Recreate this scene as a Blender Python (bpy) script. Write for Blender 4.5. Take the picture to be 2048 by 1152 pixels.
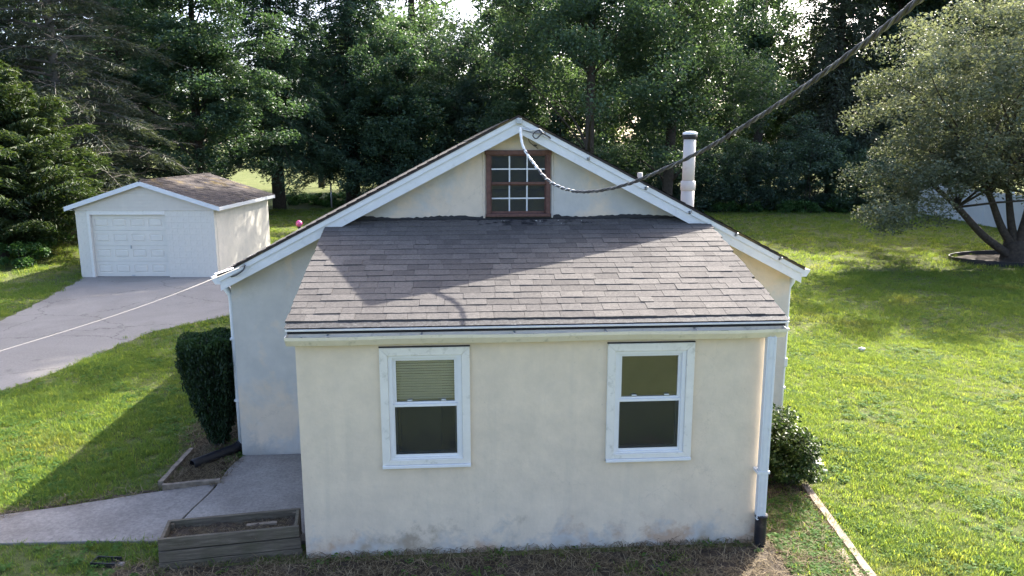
import bpy, math, random
import numpy as np
from mathutils import Vector, Matrix
R = math.radians
sc = bpy.context.scene
for o in list(bpy.data.objects): bpy.data.objects.remove(o)
C = sc.collection

# ------------------------------------------------------------------ camera
F, PITCH, YAW, ROLL = 1543.816, 0.18755, 0.06787, -0.00124
CAM = np.array([1.70201, -7.80358, 4.43491])
FW = np.array([math.sin(YAW)*math.cos(PITCH), math.cos(YAW)*math.cos(PITCH), -math.sin(PITCH)])
RT = np.array([math.cos(YAW), -math.sin(YAW), 0.0]); UP = np.cross(RT, FW)
RT, UP = RT*math.cos(ROLL)+UP*math.sin(ROLL), -RT*math.sin(ROLL)+UP*math.cos(ROLL)
cd = bpy.data.cameras.new('camera'); cam = bpy.data.objects.new('camera', cd); C.objects.link(cam)
cd.sensor_width = 36; cd.lens = F/2048*36; cd.clip_start = 0.1; cd.clip_end = 3000
M3 = Matrix(((RT[0], UP[0], -FW[0]), (RT[1], UP[1], -FW[1]), (RT[2], UP[2], -FW[2])))
cam.matrix_world = Matrix.Translation(Vector(CAM)) @ M3.to_4x4()
sc.camera = cam

# ------------------------------------------------------------------ sky, sun, exposure
SUN_EL, SUN_AZ = R(36.0), R(38.6)          # azimuth from +Y towards +X
w = bpy.data.worlds.new('World'); sc.world = w; w.use_nodes = True
nt = w.node_tree; bg = nt.nodes['Background']
sky = nt.nodes.new('ShaderNodeTexSky'); sky.sky_type = 'NISHITA'; sky.sun_disc = False
sky.sun_elevation = SUN_EL; sky.sun_rotation = SUN_AZ
sky.air_density = 0.55; sky.dust_density = 3.0; sky.ozone_density = 0.4
nt.links.new(sky.outputs[0], bg.inputs[0]); bg.inputs[1].default_value = 0.145
sl = bpy.data.lights.new('sun', 'SUN'); sl.energy = 3.7; sl.angle = R(0.55); sl.color = (1.0, 0.93, 0.82)
so = bpy.data.objects.new('sun', sl); C.objects.link(so)
sd = Vector((math.sin(SUN_AZ)*math.cos(SUN_EL), math.cos(SUN_AZ)*math.cos(SUN_EL), math.sin(SUN_EL)))
so.rotation_euler = sd.to_track_quat('Z', 'Y').to_euler(); so.location = (20, 30, 40)
vs = sc.view_settings; vs.view_transform = 'Standard'; vs.look = 'None'; vs.gamma = 1; vs.exposure = 2.4
vs.use_curve_mapping = False
sc.render.engine = 'CYCLES'
sc.cycles.max_bounces = 7; sc.cycles.diffuse_bounces = 3; sc.cycles.transparent_max_bounces = 8
sc.cycles.transmission_bounces = 5; sc.cycles.glossy_bounces = 3
sc.cycles.caustics_reflective = False; sc.cycles.caustics_refractive = False

# ------------------------------------------------------------------ pixel helpers (photo pixels -> direction)
def ray(u, v): return FW + RT*(u-1024)/F + UP*(576-v)/F
def aty(u, v, y): d = ray(u, v); return CAM + d*((y-CAM[1])/d[1])
def atz(u, v, z): d = ray(u, v); return CAM + d*((z-CAM[2])/d[2])
def gh(y):
    t = min(max((y-3)/15, 0), 1); return -.11*t*t*(3-2*t)
def ghv(y):
    t = np.clip((y-3)/15, 0, 1); return -.11*t*t*(3-2*t)
def gnd(u, v):
    z = 0
    for _ in range(30): P = atz(u, v, z); z = gh(P[1])
    return P

# ------------------------------------------------------------------ materials
def new_mat(name):
    m = bpy.data.materials.new(name); m.use_nodes = True
    n = m.node_tree.nodes; l = m.node_tree.links
    return m, n, l, n['Principled BSDF'], n['Material Output']
def ramp(n, stops):
    r = n.new('ShaderNodeValToRGB'); e = r.color_ramp.elements
    while len(e) < len(stops): e.new(0.5)
    for i, (p, c) in enumerate(stops):
        e[i].position = p; e[i].color = (c[0], c[1], c[2], 1)
    return r
def noise(n, l, scale, detail=4, rough=.55, coord='Object', dist=0.0, vec=None):
    t = n.new('ShaderNodeTexNoise'); t.inputs['Scale'].default_value = scale
    t.inputs['Detail'].default_value = detail; t.inputs['Roughness'].default_value = rough
    t.inputs['Distortion'].default_value = dist
    if vec is None:
        if coord == 'World': g = n.new('ShaderNodeNewGeometry'); vec = g.outputs['Position']
        else: g = n.new('ShaderNodeTexCoord'); vec = g.outputs[coord]
    l.new(vec, t.inputs['Vector']); return t
def mixc(n, l, fac, a, b, mode='MIX'):
    x = n.new('ShaderNodeMix'); x.data_type = 'RGBA'; x.blend_type = mode
    for s, v in ((0, fac), (6, a), (7, b)):
        if hasattr(v, 'links') or hasattr(v, 'is_linked'): l.new(v, x.inputs[s])
        elif s == 0: x.inputs[0].default_value = v
        else: x.inputs[s].default_value = (v[0], v[1], v[2], 1)
    return x.outputs[2]
def mathn(n, l, op, a, b=None, clamp=False):
    x = n.new('ShaderNodeMath'); x.operation = op; x.use_clamp = clamp
    for i, v in enumerate((a, b)):
        if v is None: continue
        if hasattr(v, 'is_linked'): l.new(v, x.inputs[i])
        else: x.inputs[i].default_value = v
    return x.outputs[0]
def bump(n, l, h, strength=.3, dist=.01, prev=None):
    b = n.new('ShaderNodeBump'); b.inputs['Strength'].default_value = strength; b.inputs['Distance'].default_value = dist
    l.new(h, b.inputs['Height'])
    if prev is not None: l.new(prev, b.inputs['Normal'])
    return b.outputs['Normal']
def simple(name, col, var=.15, scale=6, rough=.6, bmp=.15, bscale=60, metal=0, coord='Object', grime=None, spec=.4):
    m, n, l, p, o = new_mat(name)
    t = noise(n, l, scale, 6, .6, coord)
    lo = [c*(1-var) for c in col]; hi = [min(1, c*(1+var*.6)) for c in col]
    c = ramp(n, [(.3, lo), (.7, hi)]); l.new(t.outputs[0], c.inputs[0]); out = c.outputs[0]
    if grime:
        g = noise(n, l, grime[1], 8, .7, coord); gr = ramp(n, [(grime[2], (0, 0, 0)), (grime[2]+.14, (1, 1, 1))])
        l.new(g.outputs[0], gr.inputs[0]); out = mixc(n, l, mathn(n, l, 'MULTIPLY', gr.outputs[0], grime[3]), out, grime[0])
    l.new(out, p.inputs['Base Color']); p.inputs['Roughness'].default_value = rough
    p.inputs['Metallic'].default_value = metal; p.inputs['Specular IOR Level'].default_value = spec
    if bmp:
        b = noise(n, l, bscale, 5, .6, coord); l.new(bump(n, l, b.outputs[0], bmp, .004), p.inputs['Normal'])
    return m
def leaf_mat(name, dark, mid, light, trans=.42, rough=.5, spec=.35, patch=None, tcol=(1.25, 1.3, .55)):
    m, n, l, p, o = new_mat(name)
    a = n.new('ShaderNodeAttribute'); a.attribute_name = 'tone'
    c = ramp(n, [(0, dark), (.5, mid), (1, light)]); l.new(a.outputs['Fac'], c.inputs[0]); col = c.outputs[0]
    if patch:
        t = noise(n, l, patch[1], 4, .6, 'World'); r = ramp(n, [(patch[2], (0, 0, 0)), (patch[2]+.2, (1, 1, 1))])
        l.new(t.outputs[0], r.inputs[0]); col = mixc(n, l, mathn(n, l, 'MULTIPLY', r.outputs[0], patch[3]), col, patch[0])
    l.new(col, p.inputs['Base Color']); p.inputs['Roughness'].default_value = rough
    p.inputs['Specular IOR Level'].default_value = spec
    tr = n.new('ShaderNodeBsdfTranslucent'); l.new(mixc(n, l, 1.0, col, tcol, 'MULTIPLY'), tr.inputs['Color'])
    mx = n.new('ShaderNodeMixShader'); mx.inputs[0].default_value = trans
    l.new(p.outputs[0], mx.inputs[1]); l.new(tr.outputs[0], mx.inputs[2]); l.new(mx.outputs[0], o.inputs['Surface'])
    return m

def stucco(name, base, alt, altpos, altfac, low=None):
    m, n, l, p, o = new_mat(name)
    t = noise(n, l, .9, 5, .6, 'World', .4); r = ramp(n, [(altpos, (0, 0, 0)), (altpos+.09, (1, 1, 1))]); l.new(t.outputs[0], r.inputs[0])
    col = mixc(n, l, mathn(n, l, 'MULTIPLY', r.outputs[0], altfac), base, alt)
    # trowel mottling
    t2 = noise(n, l, 3.2, 8, .65, 'World'); r2 = ramp(n, [(.35, (.90, .905, .91)), (.68, (1.05, 1.04, 1.03))]); l.new(t2.outputs[0], r2.inputs[0])
    col = mixc(n, l, 1.0, col, r2.outputs[0], 'MULTIPLY')
    # thin vertical run-off streaks
    g = n.new('ShaderNodeNewGeometry'); mp = n.new('ShaderNodeMapping'); mp.inputs['Scale'].default_value = (5, 5, .35)
    l.new(g.outputs['Position'], mp.inputs['Vector'])
    t3 = noise(n, l, 1.3, 5, .6, vec=mp.outputs[0]); r3 = ramp(n, [(.55, (0, 0, 0)), (.75, (1, 1, 1))]); l.new(t3.outputs[0], r3.inputs[0])
    col = mixc(n, l, mathn(n, l, 'MULTIPLY', r3.outputs[0], .16), col, (.36, .35, .31))
    # specks
    v = noise(n, l, 23, 3, .5, 'World'); rv = ramp(n, [(.70, (0, 0, 0)), (.76, (1, 1, 1))]); l.new(v.outputs[0], rv.inputs[0])
    col = mixc(n, l, mathn(n, l, 'MULTIPLY', rv.outputs[0], .3), col, (.25, .23, .2))
    vc = n.new('ShaderNodeTexVoronoi'); vc.feature = 'DISTANCE_TO_EDGE'; vc.inputs['Scale'].default_value = .75
    nd = noise(n, l, 2.4, 6, .7, 'World'); av = n.new('ShaderNodeMixRGB'); av.blend_type = 'ADD'; av.inputs[0].default_value = .55; l.new(g.outputs['Position'], av.inputs[1]); l.new(nd.outputs['Color'], av.inputs[2]); l.new(av.outputs[0], vc.inputs['Vector'])
    rc_ = ramp(n, [(0, (1, 1, 1)), (.004, (0, 0, 0))]); l.new(vc.outputs['Distance'], rc_.inputs[0]); nm_ = noise(n, l, .8, 3, .5, 'World'); rm = ramp(n, [(.52, (0, 0, 0)), (.6, (1, 1, 1))]); l.new(nm_.outputs[0], rm.inputs[0])
    col = mixc(n, l, mathn(n, l, 'MULTIPLY', mathn(n, l, 'MULTIPLY', rc_.outputs[0], rm.outputs[0]), .22), col, (.22, .20, .17))
    if low:
        # splashed soil and algae stains on the lowest half metre
        sp = n.new('ShaderNodeSeparateXYZ'); l.new(g.outputs['Position'], sp.inputs[0])
        h = mathn(n, l, 'MULTIPLY', sp.outputs['Z'], -1/low[0]); h = mathn(n, l, 'ADD', h, 1.0)
        t4 = noise(n, l, 3.0, 8, .72, 'World', .15); s = mathn(n, l, 'ADD', h, mathn(n, l, 'MULTIPLY', mathn(n, l, 'SUBTRACT', t4.outputs[0], .5), 2.2))
        r4 = ramp(n, [(.55, (0, 0, 0)), (.95, (1, 1, 1))]); l.new(s, r4.inputs[0])
        t5 = noise(n, l, 1.3, 4, .6, 'World'); r5 = ramp(n, [(.42, low[1]), (.5, low[2]), (.62, low[3])]); l.new(t5.outputs[0], r5.inputs[0])
        col = mixc(n, l, mathn(n, l, 'MULTIPLY', r4.outputs[0], .8), col, r5.outputs[0])
    l.new(col, p.inputs['Base Color']); p.inputs['Roughness'].default_value = .9; p.inputs['Specular IOR Level'].default_value = .15
    b1 = noise(n, l, 9, 6, .6, 'World'); b2 = noise(n, l, 90, 4, .6, 'World')
    nn = bump(n, l, b1.outputs[0], .35, .02); l.new(bump(n, l, b2.outputs[0], .25, .003, nn), p.inputs['Normal'])
    return m

MT = {}
MT['stucco_add'] = stucco('stucco_addition', (.70, .59, .455), (.73, .62, .475), .5, .6, (.70, (.44, .29, .19), (.46, .46, .44), (.30, .24, .17)))
MT['stucco_main'] = stucco('stucco_main', (.54, .525, .49), (.69, .58, .455), .54, .9, (.75, (.52, .45, .38), (.50, .47, .43), (.36, .35, .33)))
MT['white'] = simple('white_paint', (.66, .675, .69), .06, 8, .45, .05, 90, grime=((.36, .36, .32), 7, .57, .4))
MT['cream_trim'] = simple('cream_window_trim', (.72, .69, .63), .06, 8, .45, .05, 90, grime=((.30, .29, .24), 9, .56, .5))
MT['vinyl'] = simple('white_vinyl', (.73, .73, .73), .04, 10, .35, .03, 90, grime=((.45, .46, .45), 20, .62, .3))
MT['gutter'] = simple('gutter_enamel', (.76, .70, .59), .07, 7, .35, .05, 60, grime=((.30, .29, .22), 9, .56, .5))
MT['gutter_debris'] = simple('gutter_silt', (.07, .065, .055), .6, 25, .9, .6, 40)
MT['rust_frame'] = simple('red_brown_paint', (.125, .060, .048), .35, 18, .6, .3, 60, grime=((.45, .42, .38), 24, .64, .5))
MT['tar'] = simple('roof_tar', (.016, .016, .018), .4, 15, .6, .6, 40)
MT['black'] = simple('black_plastic', (.018, .018, .022), .3, 10, .38, .1, 60, grime=((.12, .10, .08), 9, .58, .5))
MT['steel'] = simple('galvanised_steel', (.42, .44, .46), .2, 20, .45, .1, 60, metal=.6)
MT['dark_wire'] = simple('dark_wire', (.07, .07, .075), .3, 40, .5, .1, 80)
MT['grey_wire'] = simple('grey_wire', (.060, .058, .06), .35, 30, .5, .15, 80)
MT['alu_wire'] = simple('aluminium_wire', (.17, .17, .17), .25, 40, .42, .2, 120, metal=.3)
MT['white_wire'] = simple('white_tape', (.80, .79, .76), .08, 40, .5, .2, 80)
MT['pale_wire'] = simple('pale_wire', (.24, .23, .215), .08, 40, .5, .2, 80)
MT['interior'] = simple('interior_plaster', (.34, .30, .24), .15, 2, .9, .1)
MT['blind'] = simple('blind_slat', (.80, .74, .60), .06, 10, .5, .0)
MT['beige_siding'] = simple('beige_siding', (.58, .53, .45), .05, 5, .55, .08, 40)
MT['soffit'] = simple('soffit', (.62, .62, .58), .06, 6, .6, .05)
MT['garage_door'] = simple('garage_door_paint', (.67, .63, .55), .04, 4, .45, .05, 40, grime=((.4, .37, .3), 5, .62, .35))
MT['block'] = simple('painted_block', (.66, .62, .54), .06, 9, .75, .3, 50, grime=((.42, .37, .28), 3, .60, .45))
MT['garage_stucco'] = stucco('garage_stucco', (.66, .62, .54), (.60, .56, .48), .55, .5)
MT['bark'] = simple('bark', (.055, .045, .036), .5, 9, .95, .9, 14)
MT['bark_grey'] = simple('grey_twig', (.15, .14, .125), .35, 12, .95, .6, 20)
MT['soil'] = simple('soil', (.055, .042, .032), .55, 14, .95, .9, 30)
MT['stone'] = simple('pale_stone', (.62, .60, .57), .15, 15, .8, .4, 30)
MT['pink'] = simple('pink_glaze', (.62, .10, .30), .15, 8, .18, .0, spec=.8)
MT['fence'] = simple('fence_vinyl', (.70, .72, .76), .03, 3, .5, .03)
MT['flue'] = simple('flue_cement', (.54, .50, .455), .08, 5, .7, .2, 30, grime=((.30, .26, .23), 5, .56, .5))
MT['base_wood'] = simple('weathered_timber', (.24, .195, .15), .4, 12, .9, .7, 30, grime=((.12, .10, .08), 8, .55, .6))

def concrete():
    m, n, l, p, o = new_mat('concrete')
    t = noise(n, l, 1.6, 8, .65, 'World'); c = ramp(n, [(.3, (.185, .165, .15)), (.5, (.245, .222, .205)), (.72, (.32, .295, .27))]); l.new(t.outputs[0], c.inputs[0])
    t2 = noise(n, l, 24, 7, .8, 'World'); c2 = ramp(n, [(.3, (.58, .58, .58)), (.7, (1.28, 1.28, 1.27))]); l.new(t2.outputs[0], c2.inputs[0])
    col = mixc(n, l, 1.0, c.outputs[0], c2.outputs[0], 'MULTIPLY')
    t3 = noise(n, l, 4.5, 8, .75, 'World', .8); r3 = ramp(n, [(.57, (0, 0, 0)), (.70, (1, 1, 1))]); l.new(t3.outputs[0], r3.inputs[0])
    col = mixc(n, l, mathn(n, l, 'MULTIPLY', r3.outputs[0], .45), col, (.13, .115, .10))
    l.new(col, p.inputs['Base Color']); p.inputs['Roughness'].default_value = .92
    b = noise(n, l, 55, 6, .7, 'World'); l.new(bump(n, l, b.outputs[0], .5, .006), p.inputs['Normal']); return m
MT['concrete'] = concrete()
def asphalt():
    m, n, l, p, o = new_mat('aged_asphalt')
    t = noise(n, l, .35, 7, .65, 'World', .5); c = ramp(n, [(.3, (.205, .192, .178)), (.52, (.25, .236, .22)), (.75, (.30, .285, .265))]); l.new(t.outputs[0], c.inputs[0])
    t2 = noise(n, l, 30, 5, .75, 'World'); c2 = ramp(n, [(.3, (.78, .78, .78)), (.7, (1.18, 1.17, 1.15))]); l.new(t2.outputs[0], c2.inputs[0])
    col = mixc(n, l, 1.0, c.outputs[0], c2.outputs[0], 'MULTIPLY')
    g = n.new('ShaderNodeNewGeometry'); mp = n.new('ShaderNodeMapping'); mp.inputs['Scale'].default_value = (1.3, .25, 1); mp.inputs['Rotation'].default_value = (0, 0, .35)
    l.new(g.outputs['Position'], mp.inputs['Vector'])
    t3 = noise(n, l, 1.1, 8, .75, vec=mp.outputs[0], dist=.8); r3 = ramp(n, [(.60, (0, 0, 0)), (.74, (1, 1, 1))]); l.new(t3.outputs[0], r3.inputs[0])
    col = mixc(n, l, mathn(n, l, 'MULTIPLY', r3.outputs[0], .55), col, (.19, .165, .135))
    vc = n.new('ShaderNodeTexVoronoi'); vc.feature = 'DISTANCE_TO_EDGE'; vc.inputs['Scale'].default_value = .32
    nd = noise(n, l, 1.2, 7, .7, 'World'); av = n.new('ShaderNodeMixRGB'); av.blend_type = 'ADD'; av.inputs[0].default_value = .9; l.new(g.outputs['Position'], av.inputs[1]); l.new(nd.outputs['Color'], av.inputs[2]); l.new(av.outputs[0], vc.inputs['Vector'])
    rc_ = ramp(n, [(0, (1, 1, 1)), (.006, (0, 0, 0))]); l.new(vc.outputs['Distance'], rc_.inputs[0])
    col = mixc(n, l, mathn(n, l, 'MULTIPLY', rc_.outputs[0], .75), col, (.06, .055, .045))
    ns = noise(n, l, .9, 6, .7, 'World', .3); rs_ = ramp(n, [(.62, (0, 0, 0)), (.70, (1, 1, 1))]); l.new(ns.outputs[0], rs_.inputs[0])
    col = mixc(n, l, mathn(n, l, 'MULTIPLY', rs_.outputs[0], .35), col, (.09, .085, .08))
    l.new(col, p.inputs['Base Color']); p.inputs['Roughness'].default_value = .93; p.inputs['Specular IOR Level'].default_value = .2
    b = noise(n, l, 45, 6, .7, 'World'); l.new(bump(n, l, b.outputs[0], .5, .006), p.inputs['Normal']); return m
MT['asphalt'] = asphalt()
def lawn_mat():
    m, n, l, p, o = new_mat('lawn_ground')
    t = noise(n, l, .55, 7, .7, 'World'); c = ramp(n, [(.3, (.085, .105, .045)), (.55, (.120, .140, .060)), (.78, (.170, .160, .085))]); l.new(t.outputs[0], c.inputs[0])
    t2 = noise(n, l, 9, 6, .75, 'World'); c2 = ramp(n, [(.3, (.6, .62, .6)), (.7, (1.3, 1.25, 1.15))]); l.new(t2.outputs[0], c2.inputs[0])
    col = mixc(n, l, 1.0, c.outputs[0], c2.outputs[0], 'MULTIPLY')
    l.new(col, p.inputs['Base Color']); p.inputs['Roughness'].default_value = 1; p.inputs['Specular IOR Level'].default_value = .05
    b = noise(n, l, 14, 6, .7, 'World'); l.new(bump(n, l, b.outputs[0], .9, .04), p.inputs['Normal']); return m
MT['lawn'] = lawn_mat()
def shingle_mat(name, a, b_, c_, moss=None):
    m, n, l, p, o = new_mat(name)
    at = n.new('ShaderNodeAttribute'); at.attribute_name = 'tone'
    r = ramp(n, [(0, a), (.5, b_), (1, c_)]); l.new(at.outputs['Fac'], r.inputs[0]); col = r.outputs[0]
    t2 = noise(n, l, 34, 6, .85, 'World'); c2 = ramp(n, [(.34, (.62, .62, .63)), (.66, (1.35, 1.33, 1.3))]); l.new(t2.outputs[0], c2.inputs[0])
    col = mixc(n, l, 1.0, col, c2.outputs[0], 'MULTIPLY')
    t3 = noise(n, l, 1.1, 6, .65, 'World'); c3 = ramp(n, [(.3, (.80, .80, .82)), (.7, (1.1, 1.09, 1.06))]); l.new(t3.outputs[0], c3.inputs[0])
    col = mixc(n, l, 1.0, col, c3.outputs[0], 'MULTIPLY')
    if moss:
        t4 = noise(n, l, moss[1], 8, .7, 'World', .5); r4 = ramp(n, [(moss[2], (0, 0, 0)), (moss[2]+.16, (1, 1, 1))]); l.new(t4.outputs[0], r4.inputs[0])
        col = mixc(n, l, mathn(n, l, 'MULTIPLY', r4.outputs[0], .85), col, moss[0])
    l.new(col, p.inputs['Base Color']); p.inputs['Roughness'].default_value = .93; p.inputs['Specular IOR Level'].default_value = .2
    b = noise(n, l, 160, 3, .7, 'World'); l.new(bump(n, l, b.outputs[0], .6, .003), p.inputs['Normal']); return m
MT['shingle'] = shingle_mat('asphalt_shingle', (.076, .072, .071), (.096, .091, .089), (.119, .113, .109))
MT['shingle_dark'] = shingle_mat('dark_shingle', (.050, .044, .045), (.068, .060, .060), (.090, .078, .075), ((.22, .16, .055), .9, .56))
MT['starter'] = simple('starter_strip', (.045, .045, .048), .7, 30, .85, .5, 60, grime=((.20, .20, .19), 26, .56, .6))
def plank_mat():
    m, n, l, p, o = new_mat('mossy_plank')
    g = n.new('ShaderNodeTexCoord'); mp = n.new('ShaderNodeMapping'); mp.inputs['Scale'].default_value = (1.2, 14, 14); l.new(g.outputs['Object'], mp.inputs['Vector'])
    t = noise(n, l, 2.5, 7, .7, vec=mp.outputs[0]); c = ramp(n, [(.3, (.055, .043, .030)), (.55, (.125, .103, .075)), (.8, (.23, .195, .15))]); l.new(t.outputs[0], c.inputs[0])
    t2 = noise(n, l, 3.5, 6, .7); r = ramp(n, [(.46, (0, 0, 0)), (.64, (1, 1, 1))]); l.new(t2.outputs[0], r.inputs[0])
    col = mixc(n, l, mathn(n, l, 'MULTIPLY', r.outputs[0], .35), c.outputs[0], (.060, .064, .026))
    l.new(col, p.inputs['Base Color']); p.inputs['Roughness'].default_value = .9
    l.new(bump(n, l, t.outputs[0], .5, .005), p.inputs['Normal']); return m
MT['plank'] = plank_mat()
def glass(name, diff=.05, tint=(.75, .80, .78), refl=1.0, dcol=(.4, .42, .42)):
    m, n, l, p, o = new_mat(name); n.remove(p)
    fr = n.new('ShaderNodeFresnel'); fr.inputs['IOR'].default_value = 1.6
    gl = n.new('ShaderNodeBsdfGlossy'); gl.inputs['Roughness'].default_value = .03; gl.inputs['Color'].default_value = (refl, refl, refl, 1)
    t = noise(n, l, 3.2, 3, .55, 'World', 1.2); l.new(bump(n, l, t.outputs[0], .35, .035), gl.inputs['Normal'])
    tr = n.new('ShaderNodeBsdfTransparent'); tr.inputs['Color'].default_value = (*tint, 1)
    df = n.new('ShaderNodeBsdfDiffuse'); df.inputs['Color'].default_value = (*dcol, 1)
    m1 = n.new('ShaderNodeMixShader'); m1.inputs[0].default_value = diff; l.new(tr.outputs[0], m1.inputs[1]); l.new(df.outputs[0], m1.inputs[2])
    m2 = n.new('ShaderNodeMixShader'); l.new(mathn(n, l, 'MULTIPLY', fr.outputs[0], 1.0, True), m2.inputs[0]); l.new(m1.outputs[0], m2.inputs[1]); l.new(gl.outputs[0], m2.inputs[2])
    l.new(m2.outputs[0], o.inputs['Surface']); return m
MT['glass'] = glass('window_glass', .02, (.93, .95, .94))
MT['screen'] = glass('insect_screen', .15, (.66, .68, .68), .3, (.12, .135, .14))
MT['attic_glass'] = glass('attic_glass', .09, (.85, .88, .92), .35, (.16, .21, .29))  # blue diffuse share paints in the panes' sky reflection; true gloss turned down

# foliage
MT['leaf_mid'] = leaf_mat('leaf_mid', (0.04, 0.068, 0.047), (0.074, 0.126, 0.081), (0.143, 0.206, 0.127))
MT['leaf_maple'] = leaf_mat('leaf_maple', (.036, .070, .048), (.070, .128, .082), (.135, .205, .132), .32)
MT['leaf_dark'] = leaf_mat('leaf_dark', (0.038, 0.065, 0.053), (0.073, 0.125, 0.091), (0.138, 0.203, 0.131), .30)
MT['leaf_conifer'] = leaf_mat('needle', (0.029, 0.06, 0.042), (0.056, 0.109, 0.07), (0.118, 0.192, 0.109), .18)
MT['leaf_dead'] = leaf_mat('needle_greyed', (.042, .056, .040), (.076, .096, .066), (.112, .134, .092), .2)
MT['leaf_cedar'] = leaf_mat('cedar_spray', (.022, .042, .024), (.046, .078, .032), (.110, .135, .040), .30)
MT['leaf_pear'] = leaf_mat('leaf_silvery', (.082, .102, .068), (.155, .178, .122), (.255, .278, .200), .30, .6, .22, None, (1.2, 1.2, .7))
MT['leaf_far'] = leaf_mat('leaf_far', (.05, .075, .028), (.085, .125, .04), (.13, .165, .06), .45)
MT['leaf_yew'] = leaf_mat('leaf_yew', (0.012, 0.029, 0.013), (0.024, 0.055, 0.019), (0.054, 0.102, 0.03), .22)
MT['leaf_box'] = leaf_mat('leaf_holly', (.022, .045, .014), (.045, .080, .022), (.105, .130, .045), .30, .45, .3)
MT['leaf_under'] = leaf_mat('leaf_under', (0.036, 0.085, 0.03), (0.068, 0.152, 0.049), (0.125, 0.225, 0.074), .38)
MT['grass'] = leaf_mat('grass_blade', (.066, .140, .036), (.100, .195, .048), (.160, .245, .070), .56, .6, .12, ((.21, .20, .085), .5, .55, .34), (2.75, 1.85, .95))
MT['weed'] = leaf_mat('weed_leaf', (.056, .130, .036), (.090, .18, .05), (.135, .225, .07), .55, .7, .12, None, (2.2, 1.8, .95))
MT['straw'] = leaf_mat('straw', (.045, .032, .020), (.125, .095, .058), (.30, .245, .155), .15, .8, .1, None, (1, 1, 1))

# ------------------------------------------------------------------ mesh helpers
def link(name, me, mat, parent=None):
    if mat is not None and not me.materials: me.materials.append(MT[mat] if isinstance(mat, str) else mat)
    o = bpy.data.objects.new(name, me); C.objects.link(o)
    if parent is not None: o.parent = parent
    return o
class MB:
    def __init__(s): s.v = []; s.f = []; s.t = []
    def add(s, vs, fs):
        k = len(s.v); s.v += [tuple(map(float, q)) for q in vs]; s.f += [tuple(i+k for i in f) for f in fs]; return s
    def box(s, x0, x1, y0, y1, z0, z1, fn=None):
        vs = [(x0,y0,z0),(x1,y0,z0),(x1,y1,z0),(x0,y1,z0),(x0,y0,z1),(x1,y0,z1),(x1,y1,z1),(x0,y1,z1)]
        if fn: vs = [fn(*q) for q in vs]
        return s.add(vs, [(0,3,2,1),(4,5,6,7),(0,1,5,4),(1,2,6,5),(2,3,7,6),(3,0,4,7)])
    def prism(s, pts, a, b):
        """closed outline pts extruded by the vector functions a(p), b(p)"""
        n = len(pts); A = [a(p) for p in pts]; B = [b(p) for p in pts]
        return s.add(A+B, [tuple(range(n)), tuple(range(2*n-1, n-1, -1))]+[(i, n+i, n+(i+1) % n, (i+1) % n) for i in range(n)])
    def tube(s, pts, rad, sides=8, cap=True):
        pts = [Vector(p) for p in pts]; n = len(pts)
        if not hasattr(rad, '__len__'): rad = [rad]*n
        k = len(s.v); t0 = (pts[1]-pts[0]).normalized()
        nrm = t0.orthogonal().normalized()
        for i, p in enumerate(pts):
            t = (pts[min(i+1, n-1)]-pts[max(i-1, 0)]).normalized()
            nrm = (nrm - t*nrm.dot(t)).normalized(); bn = t.cross(nrm)
            for j in range(sides):
                a = 2*math.pi*j/sides; s.v.append(tuple(p+(nrm*math.cos(a)+bn*math.sin(a))*rad[i]))
        for i in range(n-1):
            for j in range(sides):
                a = k+i*sides+j; b = k+i*sides+(j+1) % sides; s.f.append((a, b, b+sides, a+sides))
        if cap:
            s.f.append(tuple(k+j for j in range(sides-1, -1, -1))); s.f.append(tuple(k+(n-1)*sides+j for j in range(sides)))
        return s
    def lathe(s, prof, sides=16, c=(0, 0, 0)):
        k = len(s.v)
        for r, z in prof:
            for j in range(sides):
                a = 2*math.pi*j/sides; s.v.append((c[0]+r*math.cos(a), c[1]+r*math.sin(a), c[2]+z))
        for i in range(len(prof)-1):
            for j in range(sides):
                a = k+i*sides+j; b = k+i*sides+(j+1) % sides; s.f.append((a, b, b+sides, a+sides))
        s.f.append(tuple(k+j for j in range(sides-1, -1, -1))); m = len(prof)-1
        s.f.append(tuple(k+m*sides+j for j in range(sides))); return s
    def mesh(s, name, smooth=False):
        me = bpy.data.meshes.new(name); me.from_pydata(s.v, [], s.f); me.update()
        if smooth: me.polygons.foreach_set('use_smooth', [True]*len(me.polygons))
        return me
    def build(s, name, mat, parent=None, smooth=False, bevel=0):
        o = link(name, s.mesh(name, smooth), mat, parent)
        if bevel:
            b = o.modifiers.new('bevel', 'BEVEL'); b.width = bevel; b.segments = 2; b.limit_method = 'ANGLE'
        return o
def tag(o, label, cat=None, group=None, kind=None):
    if label: o['label'] = label
    if cat: o['category'] = cat
    if group: o['group'] = group
    if kind: o['kind'] = kind
    return o
def empty(name, loc=(0, 0, 0), rz=0):
    o = bpy.data.objects.new(name, None); o.empty_display_size = .2; C.objects.link(o)
    o.location = loc; o.rotation_euler = (0, 0, rz); return o
def rotn(rng, n):
    v = rng.normal(size=(n, 3)); return v/np.linalg.norm(v, axis=1, keepdims=True)
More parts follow.
